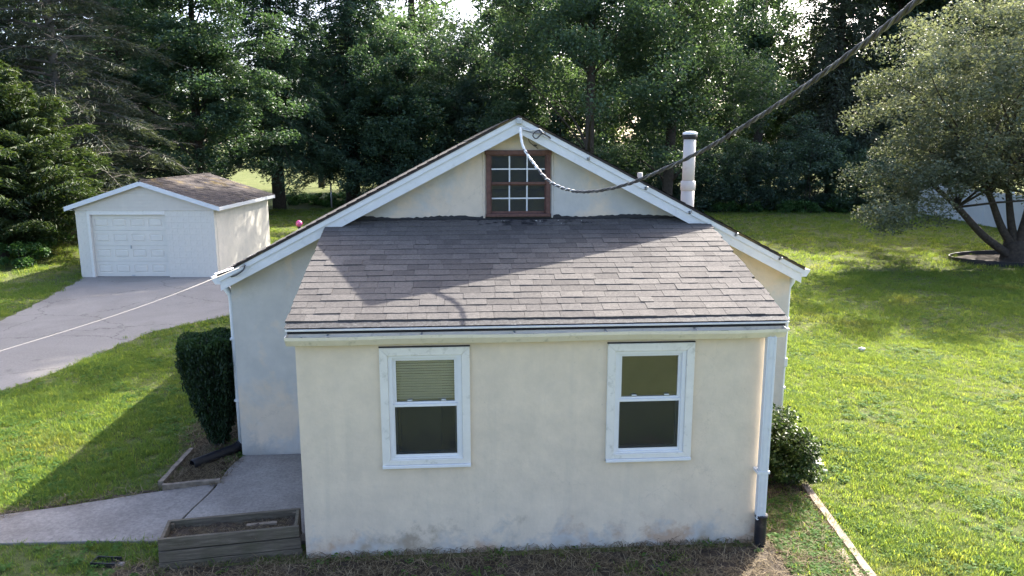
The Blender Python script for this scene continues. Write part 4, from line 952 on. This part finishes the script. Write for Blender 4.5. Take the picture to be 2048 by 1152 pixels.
# left side
conifer('cedar_tree', bx(-20, 24), 'yellow-green cedar sweeping to the ground left of the garage', 7.6, 5.2, .2, 'leaf_cedar', 11, 190, 820, .26, .1, .25, None, .10, 11, aspect=.20, hang=.28, rise=.36)
conifer('cedar_tree', bx(-110, 29), 'dark cedar behind the yellow-green cedar', 16, 5.0, .6, 'leaf_conifer', 12, 150, 380, .36, .1, .25, None, .15, 15, aspect=.3, hang=.25, rise=.2)
conifer('bare_hemlock', bx(125, 31), 'half-dead conifer with bare grey twigs behind the garage', 24, 6.0, .8, 'leaf_dead', 13, 190, 480, .30, .12, .30, None, .22, 15, 'bark_grey', 14, .16, .35)
conifer('spruce_tree', bx(255, 42), 'dark drooping spruce behind the broad maple', 24, 5.4, .8, 'leaf_conifer', 14, 170, 420, .36, .05, .3, None, .3, 15, hang=.6)
deciduous('maple_tree', bx(405, 37), 'broad dark maple hanging over the garage roof', 20, 5.0, 1.8, 'leaf_maple', 15, 190, 330, .20, 1.05, 4.2, .32, flat=.5, up=.7)
conifer('spruce_tree', bx(553, 46), 'drooping spruce with a straight trunk right of the garage', 26, 5.0, 3.4, 'leaf_conifer', 16, 170, 460, .36, .05, .46, None, .38, 15, hang=.9)
conifer('spruce_tree', bx(703, 51), 'drooping spruce above the grey metal post', 25, 5.6, 2.6, 'leaf_conifer', 17, 180, 460, .38, .03, .55, None, .36, 16, hang=.85)
deciduous('oak_tree', bx(828, 58), 'tall tree with a dark forked trunk rising above the left roof slope', 27, 6.5, 7.0, 'leaf_mid', 18, 110, 250, .24, 1.3, None, .55, limbs=8)
deciduous('ash_tree', bx(800, 47), 'dense leafy tree behind the left slope of the house roof', 12, 4.3, .4, 'leaf_maple', 19, 170, 290, .19, .95, None, .25)
deciduous('maple_tree', bx(945, 50), 'dense dark tree directly behind the gable peak', 13.5, 4.4, .4, 'leaf_dark', 20, 170, 290, .19, 1.0, None, .25)
deciduous('locust_tree', bx(1175, 34), 'tall tree with a straight dark trunk right of the gable peak', 28, 7.0, 5.2, 'leaf_mid', 21, 150, 300, .17, 1.1, None, .30, topn=1.0)
deciduous('ash_tree', bx(1050, 45), 'light green leafy tree right above the gable peak', 16, 3.6, 2.6, 'leaf_mid', 22, 130, 280, .19, .9, None, .2)
deciduous('walnut_tree', bx(1335, 38), 'broad leafy tree behind the pale flue pipe', 31, 6.8, 1.8, 'leaf_mid', 23, 230, 300, .18, 1.1, None, .34, topn=1.1)
deciduous('locust_tree', bx(1508, 50), 'tall thin-topped tree beside the bright sky gap', 25, 3.0, 6.0, 'leaf_mid', 24, 80, 220, .20, 1.0, None, .40)
conifer('hemlock_tree', bx(1665, 48), 'brownish hemlock with hanging sprays behind the power cable', 27, 5.4, 3.0, 'leaf_dead', 25, 160, 420, .36, .05, .40, None, .34, 15, hang=.95)
deciduous('maple_tree', bx(1780, 50), 'dark maple between the hemlock and the spreading silvery tree', 22, 5.6, 1.0, 'leaf_dark', 26, 180, 280, .20, 1.1, None, .38, topn=1.0)
deciduous('maple_tree', bx(1940, 47), 'dark maple rising behind the spreading silvery tree', 22, 6.0, 1.6, 'leaf_dark', 27, 150, 240, .22, 1.2, None, .38, topn=1.0)
deciduous('maple_tree', bx(2120, 46), 'dark maple behind the white fence, beyond the silvery tree', 20.5, 6.0, 1.6, 'leaf_dark', 28, 110, 180, .24, 1.3, None, .38, topn=.8)
for i, (u, y) in enumerate(((1850, 56), (2030, 54), (2260, 47), (2400, 50), (2560, 45))):
    deciduous('boundary_tree', bx(u, y), 'broad dark tree on the boundary beyond the white fence', 19.5, 6.0, 1.6, 'leaf_dark', 350+i, 80, 120, .36, 1.6, None, .36, group='trees on the boundary beyond the fence', topn=1.3)
# second row in the gaps
for i, (u, y, zl, h) in enumerate(((-30, 60, .5, 20), (60, 62, .5, 20), (200, 66, 2.6, 20), (330, 60, 3.2, 21), (640, 72, 4.4, 17), (770, 66, .6, 18), (880, 70, .5, 15), (1000, 66, .5, 19), (1110, 62, .5, 22), (1200, 68, .3, 20), (1290, 64, .3, 22), (1380, 68, .3, 20), (1450, 62, .3, 22), (1540, 70, .3, 11), (1620, 64, .3, 15), (1720, 62, .3, 21), (1800, 67, .3, 20), (1880, 62, .3, 22), (1980, 64, .3, 20))):
    deciduous('woodland_tree', bx(u, y), 'tree standing deeper in the wood behind the yard', h, 5.6, zl, 'leaf_mid', 300+i, 80, 150, .36, 1.7, None, .34, group='trees deeper in the wood', topcut=17, topn=.6)

# big hedge bushes at the yard's back edge
HB_ = 'overgrown bushes at the back edge of the lawn'
for i, (u, y, rx, h, m) in enumerate(((760, 47, 2.2, 3.4, 'leaf_dark'), (880, 45, 2.4, 4.2, 'leaf_dark'), (1010, 44, 2.4, 4.4, 'leaf_dark'), (1130, 44, 2.2, 3.6, 'leaf_mid'), (1240, 43, 2.3, 4.4, 'leaf_mid'), (1330, 43, 2.0, 3.0, 'leaf_dark'), (1420, 42, 2.2, 4.4, 'leaf_dark'),
                                 (1520, 42, 2.5, 5.6, 'leaf_dark'), (1620, 41.5, 2.6, 6.4, 'leaf_dark'), (1705, 41, 1.9, 4.0, 'leaf_mid'), (1790, 41, 2.3, 3.4, 'leaf_dark'), (1880, 41.5, 2.2, 3.0, 'leaf_dark'), (1080, 47, 2.4, 4.2, 'leaf_mid'), (1185, 47, 2.4, 4.4, 'leaf_dark'), (1290, 46.5, 2.4, 4.6, 'leaf_mid'), (1375, 46.5, 2.3, 4.6, 'leaf_dark'), (1470, 46, 2.3, 4.8, 'leaf_mid'), (1570, 46, 2.3, 5.0, 'leaf_mid'), (1670, 45.5, 2.3, 4.8, 'leaf_dark'), (1750, 45.5, 2.3, 4.6, 'leaf_mid'), (1845, 46, 2.4, 4.4, 'leaf_mid'))):
    b = bx(u, y); shrub('overgrown_bush', b, 'overgrown leafy bush at the back edge of the lawn', rx, 1.6, h, m, 60+i, 48, 190, .17, .7, -.2, 'bush', HB_)
for i in range(26):
    u = 1395+i*19+random.uniform(-6, 6); p = gnd(u, 424+random.uniform(-3, 3)); shrub('low_plant', (float(p[0]), float(p[1])+.3), 'low leafy plant along the back edge of the lawn', .75, .5, random.uniform(.45, .85), 'leaf_under', 90+i, 10, 90, .14, .28, -.1, 'plant', 'low plants along the back edge of the lawn')
for i in range(16):
    u = 570+i*13+random.uniform(-6, 6); y = random.uniform(46, 58); shrub('undergrowth_plant', bx(u, y), 'low undergrowth plant below the drooping spruces', .9, .6, random.uniform(.3, .7), 'leaf_under', 130+i, 10, 70, .16, .3, -.1, 'plant', 'undergrowth below the drooping spruces')
for i, (u, y) in enumerate(((12, 21.5), (60, 24))):
    shrub('low_shrub', bx(u, y), 'low shrub in the shade below the yellow-green cedar', .9, .7, 1.0, 'leaf_under', 150+i, 14, 120, .12, .3, -.1, 'shrub', 'low shrubs below the cedar')
# far trees beyond the sunny meadow
for i in range(30):
    u = -250+i*92+random.uniform(-40, 40); y = random.uniform(125, 165)
    deciduous('meadow_tree', bx(u, y), 'distant pale tree beyond the sunny meadow', random.uniform(14, 21), random.uniform(7, 10), 1.0, 'leaf_far', 200+i, 55, 60, .80, 2.5, None, .5, group='distant trees beyond the meadow', topcut=99, limbs=4)

# spreading silvery tree on the right
rg = np.random.default_rng(40); rr = random.Random(40); e = thing_tree('crab_apple_tree', (23.1, 20.4), 'spreading silvery-leaved tree with several dark stems on the right lawn')
mb = MB(); stems = [((-.25, -.1, .2), (-2.7, -.3, 2.1), (-4.0, .1, 3.3)), ((-.1, 0, .5), (-1.2, .1, 2.5), (-2.6, .3, 4.6)), ((0, .05, .6), (-.3, .3, 2.6), (-.6, .5, 5.6)), ((.1, 0, .6), (.3, -.2, 2.8), (.9, -.4, 5.8)), ((.2, .1, .5), (1.0, .1, 2.4), (2.4, .2, 4.8)), ((.2, -.1, .4), (1.6, -.4, 2.0), (3.6, -.6, 3.8))]
limb(mb, (0, 0, -.3), (0, 0, .75), .52, .40, 12, 4, .01, rr=rr)
for a, b, c in stems:
    pts = catmull([np.array(a)*.6, np.array(a), (np.array(a)+b)/2+np.array([0, 0, -.15]), b, (np.array(b)+c)/2, c], 5); mb.tube(pts, list(np.linspace(.20, .05, len(pts))), 8)
cen = clumps(rg, 470, 6.3, 5.2, 1.0, 10.2, .36, .20); cen[:, 0] += -.1
cen = cen[~((np.abs(cen[:, 0]+.6) < 2.6) & (cen[:, 2] < 2.75))]; cen[:, 2] = np.maximum(cen[:, 2], 1.75+.3*rg.random(len(cen)))
ext = np.stack([rg.uniform(-6.6, -3.0, 34), rg.uniform(-2.0, 2.0, 34), rg.uniform(1.7, 3.6, 34)], 1); cen = np.r_[cen, ext]
for c in cen[rg.permutation(len(cen))[:46]]:
    s = np.array(stems[rr.randint(0, 5)][1])*np.array([1, 1, 1.]); limb(mb, s, c, .05, .012, 5, 5, .08, .05, rr)
mb.build('trunk', 'bark', e, True); P, T = fill(rg, cen, 240, .80, .65); leaves('crown', P, .125*rg.uniform(.6, 1.3, len(P)), rg, 'leaf_pear', e, up=.45, tone=T)

# vase-shaped yew by the left wall
rg = np.random.default_rng(50); e = thing_tree('yew_shrub', (-1.88, 3.25), 'dark vase-shaped clipped yew against the left house wall', 'shrub')
mb = MB(); rr = random.Random(50); YH = 1.68
for k in range(16):
    a = rr.uniform(0, 6.28); r = .30*rr.random()+.1; mb.tube([(.05*math.cos(a), .05*math.sin(a), -.05), (r*.45*math.cos(a), r*.45*math.sin(a), .5), (r*math.cos(a), r*math.sin(a), 1.35)], [.02, .015, .006], 5)
mb.build('stem', 'bark_grey', e, True)
n = 26000; t = rg.random(n)**.75; z = .10+t*(YH-.10); az = rg.uniform(0, 6.28, n); rmax = (.14+.32*np.clip((z-.2)/1.1, 0, 1)**.8)*(1+.09*np.sin(az*7+2)+.07*np.sin(az*13+z*2)+.04*np.sin(z*17+az*3)); rmax *= np.where(z > YH-.1, 1-.25*(z-YH+.1)/.1, 1)
rad = rmax*rg.random(n)**.28; topm = rg.random(n) < .22; z[topm] = YH-rg.random(topm.sum())**2*.16+.03*np.sin(az[topm]*5); rad[topm] = .45*np.sqrt(rg.random(topm.sum()))
P = np.stack([rad*np.cos(az)*1.03, rad*np.sin(az)*1.0, z], 1); ax = np.stack([np.cos(az)*.25, np.sin(az)*.25, np.full(n, 1.0)], 1)
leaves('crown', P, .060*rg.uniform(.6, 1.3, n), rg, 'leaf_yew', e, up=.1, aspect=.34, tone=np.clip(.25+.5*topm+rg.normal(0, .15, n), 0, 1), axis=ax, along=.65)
# round shrub at the right corner
shrub('holly_shrub', (5.82, 1.42), 'round small-leaved shrub at the right corner of the addition', .44, .50, 1.02, 'leaf_box', 51, 90, 190, .048, .17, .0)
shrub('low_shrub', (-1.66, 3.95), 'small leafy seedling between the yew and the house corner', .18, .2, .75, 'leaf_under', 52, 10, 60, .05, .12, .1)

# ================================================================== GRASS, WEEDS, STRAW (uncountable)
def tuft(name, seed, nb, h, spread, width, mat, flat=0.):
    r = random.Random(seed); v, f, tn = [], [], []
    for _ in range(nb):
        a = r.uniform(0, 6.28); d = r.random()**.6*spread; x, y = d*math.cos(a), d*math.sin(a); hh = h*r.uniform(.5, 1.2); b = r.uniform(0, 6.28); ln = hh*r.uniform(.3, 1.0)+flat*h; w_ = width*r.uniform(.7, 1.3)
        dx, dy_ = math.cos(b), math.sin(b); k = len(v); t = min(1, max(0, r.gauss(.5, .25)))
        v += [(x-dy_*w_, y+dx*w_, 0), (x+dy_*w_, y-dx*w_, 0), (x+dx*ln*.4-dy_*w_*.8, y+dy_*ln*.4+dx*w_*.8, hh*.65*(1-flat*.7)), (x+dx*ln*.4+dy_*w_*.8, y+dy_*ln*.4-dx*w_*.8, hh*.65*(1-flat*.7)), (x+dx*ln, y+dy_*ln, hh*(1-flat*.85))]
        f += [(k, k+1, k+3, k+2), (k+2, k+3, k+4)]; tn += [t]*5
    me = bpy.data.meshes.new(name); me.from_pydata(v, [], f); me.update(); me.materials.append(MT[mat])
    at = me.attributes.new('tone', 'FLOAT', 'POINT'); at.data.foreach_set('value', tn); return me
def rosette(name, seed, n, s, mat, h=.03):
    r = random.Random(seed); v, f, tn = [], [], []
    for _ in range(n):
        a = r.uniform(0, 6.28); d = r.uniform(.2, 1)*s*1.8; x, y, z = d*math.cos(a), d*math.sin(a), h*r.uniform(.5, 1.4); b = r.uniform(0, 6.28); q = s*r.uniform(.5, 1.); k = len(v); tl = r.uniform(-.5, .5)*q; t = r.random()
        v += [(x+q*math.cos(b+c)*e_, y+q*math.sin(b+c)*e_, z+tl*math.cos(c)) for c, e_ in ((0, 1), (1.3, .55), (2.4, .6), (3.9, .6), (5.0, .55))]; f += [(k, k+1, k+2, k+3, k+4)]; tn += [t]*5
    me = bpy.data.meshes.new(name); me.from_pydata(v, [], f); me.update(); me.materials.append(MT[mat])
    at = me.attributes.new('tone', 'FLOAT', 'POINT'); at.data.foreach_set('value', tn); return me
def straws(name, seed, n, ln):
    r = random.Random(seed); v, f, tn = [], [], []
    for _ in range(n):
        x, y = r.uniform(-.12, .12), r.uniform(-.12, .12); a = r.uniform(0, 6.28); L_ = ln*r.uniform(.4, 1.2); w_ = .0026; dx, dy_ = math.cos(a), math.sin(a); z0, z1 = r.uniform(.004, .03), r.uniform(.004, .07); k = len(v); t = r.random(); bd = r.uniform(-.25, .25)*L_
        v += [(x-dy_*w_, y+dx*w_, z0), (x+dy_*w_, y-dx*w_, z0), (x+dx*L_*.5-dy_*(w_+bd), y+dy_*L_*.5+dx*(w_+bd), (z0+z1)/2+.02), (x+dx*L_*.5+dy_*(w_-bd), y+dy_*L_*.5-dx*(w_-bd), (z0+z1)/2+.02), (x+dx*L_, y+dy_*L_, z1)]
        f += [(k, k+1, k+3, k+2), (k+2, k+3, k+4)]; tn += [t]*5
    me = bpy.data.meshes.new(name); me.from_pydata(v, [], f); me.update(); me.materials.append(MT['straw'])
    at = me.attributes.new('tone', 'FLOAT', 'POINT'); at.data.foreach_set('value', tn); return me
def scatter(name, P, scale, meshes, label, cat, seed):
    """points -> one object that instances small tufts (geometry nodes)"""
    col = bpy.data.collections.new(name+'_sources')
    for m in meshes: col.objects.link(bpy.data.objects.new(name+'_source', m))
    me = bpy.data.meshes.new(name); me.vertices.add(len(P)); me.vertices.foreach_set('co', np.asarray(P, float).reshape(-1)); me.update()
    at = me.attributes.new('size', 'FLOAT', 'POINT'); at.data.foreach_set('value', np.asarray(scale, np.float32))
    o = link(name, me, None); tag(o, label, cat, None, 'stuff')
    ng = bpy.data.node_groups.new(name, 'GeometryNodeTree'); ng.interface.new_socket('Geometry', in_out='INPUT', socket_type='NodeSocketGeometry'); ng.interface.new_socket('Geometry', in_out='OUTPUT', socket_type='NodeSocketGeometry')
    N = ng.nodes; Lk = ng.links; gi = N.new('NodeGroupInput'); go = N.new('NodeGroupOutput'); ip = N.new('GeometryNodeInstanceOnPoints'); ci = N.new('GeometryNodeCollectionInfo')
    ci.inputs['Collection'].default_value = col; ci.inputs['Separate Children'].default_value = True; ci.inputs['Reset Children'].default_value = True
    ip.inputs['Pick Instance'].default_value = True
    rv = N.new('FunctionNodeRandomValue'); rv.data_type = 'FLOAT_VECTOR'; rv.inputs[0].default_value = (-.12, -.12, 0); rv.inputs[1].default_value = (.12, .12, 6.283); rv.inputs['Seed'].default_value = seed
    na = N.new('GeometryNodeInputNamedAttribute'); na.data_type = 'FLOAT'; na.inputs['Name'].default_value = 'size'
    ri = N.new('FunctionNodeRandomValue'); ri.data_type = 'INT'; ri.inputs[4].default_value = 0; ri.inputs[5].default_value = len(meshes)-1; ri.inputs['Seed'].default_value = seed+1
    Lk.new(gi.outputs[0], ip.inputs['Points']); Lk.new(ci.outputs[0], ip.inputs['Instance']); Lk.new(rv.outputs[0], ip.inputs['Rotation']); Lk.new(na.outputs[0], ip.inputs['Scale']); Lk.new(ri.outputs[2], ip.inputs['Instance Index']); Lk.new(ip.outputs[0], go.inputs[0])
    md = o.modifiers.new('scatter', 'NODES'); md.node_group = ng; return o
rg = np.random.default_rng(77)
def infrustum(P, m=420):
    v = P-CAM; z = v@FW; u = 1024+F*(v@RT)/z; w_ = 576-F*(v@UP)/z
    return (z > 0) & (u > -m) & (u < 2048+m) & (w_ < 1152+m)
def inpoly(X, Y, pts):
    c = np.zeros(len(X), bool); n = len(pts)
    for i in range(n):
        (xa, ya), (xb, yb) = pts[i], pts[i-1]
        if ya == yb: continue
        k = ((ya > Y) != (yb > Y)) & (X < (xb-xa)*(Y-ya)/(yb-ya)+xa); c ^= k
    return c
def lawn_points(y0, y1, dens, x0=-22, x1=45):
    n = int((y1-y0)*(x1-x0)*dens); X = rg.uniform(x0, x1, n); Y = rg.uniform(y0, y1, n); P = np.stack([X, Y, ghv(Y)], 1); k = infrustum(P)
    L_, R_ = drive_lr(Y); jit = rg.normal(0, .09, n); k &= ~((X > L_-jit) & (X < R_+jit) & (Y < 19.2))
    k &= ~((X > WL-.02) & (X < WR+.02) & (Y > D-.02) & (Y < 11.8)); k &= ~((X > -.02) & (X < 5.02) & (Y > -.02) & (Y < 3))
    ca, sa = math.cos(GYAW), math.sin(GYAW); U = (X-GX)*ca+(Y-GY)*sa; V = -(X-GX)*sa+(Y-GY)*ca; k &= ~((U > -.05) & (U < GW+.05) & (V > -.1) & (V < GL))
    jx, jy = X+rg.normal(0, .07, n), Y+rg.normal(0, .07, n)
    for poly in (FRONT_BED, LEFT_BED, mulch, PATH_EDGE): k &= ~inpoly(jx, jy, poly)
    # concrete
    k &= ~inpoly(X, Y, [(-7.3, -.95), (-7.0, -.75), (-3.46, .53), (-1.70, .42), (0, .2), (0, 2.9), (-1.40, 2.9), (-1.47, 2.0), (-3.82, 1.25), (-7.2, .37)])
    return P[k]
grass = [tuft('grass_tuft', i, 16, .065, .075, .0032, 'grass', .0 if i % 2 else .35) for i in range(8)]
weeds = [rosette('weed', i, 12, .026, 'weed') for i in range(4)]
NP = [lawn_points(-3.5, 9, 290, -11, 15), lawn_points(9, 18, 110, -18, 25), lawn_points(18, 46, 22, -26, 50)]
SC = [rg.uniform(.7, 1.25, len(NP[0])), rg.uniform(.9, 1.6, len(NP[1])), rg.uniform(1.2, 2.2, len(NP[2]))]
Pn = np.concatenate(NP); Sn = np.concatenate(SC)
# thinner, taller and bare patches
pn = np.sin(Pn[:, 0]*1.7+2*np.sin(Pn[:, 1]*.9))*np.sin(Pn[:, 1]*1.3+1.5*np.sin(Pn[:, 0]*.7)); k = rg.random(len(Pn)) < .82+.25*pn; Pn = Pn[k]; Sn = Sn[k]*(1+.25*pn[k])
scatter('lawn_grass', Pn, Sn, grass, 'short mown grass covering the lawn', 'grass', 3)
Pw = np.concatenate([lawn_points(-2, 9, 60, -10, 14), lawn_points(9, 18, 16, -16, 22)]); pn = np.sin(Pw[:, 0]*2.3+1.1)*np.sin(Pw[:, 1]*1.9+.4)+.4*np.sin(Pw[:, 0]*5.1+Pw[:, 1]*4); Pw = Pw[pn > .15]
scatter('lawn_weeds', Pw, rg.uniform(.7, 1.5, len(Pw)), weeds, 'broad-leaved weeds mixed into the lawn', 'weeds', 5)
# straw, dead stems and weeds on the bare beds
def bed_points(poly, n):
    P = np.array(poly); lo, hi = P.min(0), P.max(0); X = rg.uniform(lo[0], hi[0], n); Y = rg.uniform(lo[1], hi[1], n); k = inpoly(X, Y, poly)
    Q = np.stack([X, Y, np.full(n, .012)], 1)[k]; pq = Q.copy(); u = (Q[:, 0]+1.484)*.990+(Q[:, 1]+.106)*.139; v = -(Q[:, 0]+1.484)*.139+(Q[:, 1]+.106)*.990
    Q = Q[~((u > -.06) & (u < 1.5) & (v > -.06) & (v < .45))]; return Q
st = [straws('straw', i, 14, .20) for i in range(6)]
Ps_ = np.concatenate([bed_points(FRONT_BED, 6000), bed_points(LEFT_BED, 900), bed_points(PATH_EDGE, 500)]); Ps_ = Ps_[infrustum(Ps_, 420)]
up_l = rg.uniform(.06, 1.33, 160); vp_l = rg.uniform(.03, .33, 160); ca, sa = math.cos(math.atan2(.203, 1.444)), math.sin(math.atan2(.203, 1.444)); Pp = np.stack([-1.484+up_l*ca-vp_l*sa, -.106+up_l*sa+vp_l*ca, np.full(160, .262)], 1); Pp_s = Pp
Ps_ = np.r_[Ps_, Pp]
scatter('dry_straw', Ps_, np.r_[rg.uniform(.6, 1.2, len(Ps_)-160), rg.uniform(.3, .55, 160)], st, 'dry straw and dead stems strewn over the bare soil', 'straw', 8)
Pg = np.concatenate([bed_points(FRONT_BED, 2600), bed_points(LEFT_BED, 900)]); Pg = Pg[infrustum(Pg, 420)]; pn = np.sin(Pg[:, 0]*3.1)*np.sin(Pg[:, 1]*4.3+1)+.5*np.sin(Pg[:, 0]*7); right = Pg[:, 0] > 5.1; Pg = Pg[(pn > .05) | right]; Pr = bed_points([(5.15, -.1), (5.1, 1.0), (5.9, 1.0), (6.0, 1.2), (5.85, -.4), (5.65, -2.5), (5.0, -2.5)], 2200); Pr = Pr[infrustum(Pr, 420)]; Pg = np.r_[Pg, Pr]
scatter('bed_weeds', Pg, rg.uniform(.6, 1.4, len(Pg)), weeds+grass[:3], 'small green weeds sprouting in the bare beds', 'weeds', 9)

# trees across the street behind the camera (they show in the window panes)
src = None
for i, (x, y) in enumerate(((-26, -48), (-12, -52), (2, -50), (15, -47), (29, -52))):
    if src is None:
        src = deciduous('street_tree', (x, y), 'leafy tree across the street in front of the house', 14, 7.5, 1.5, 'leaf_far', 400, 90, 90, .55, 2.0, None, .35, group='trees across the street', topcut=99)
    else:
        o = src.copy(); C.objects.link(o); o.location = (x, y, 0); o.rotation_euler = (0, 0, i*1.3)
        for ch in src.children: c = ch.copy(); C.objects.link(c); c.parent = o
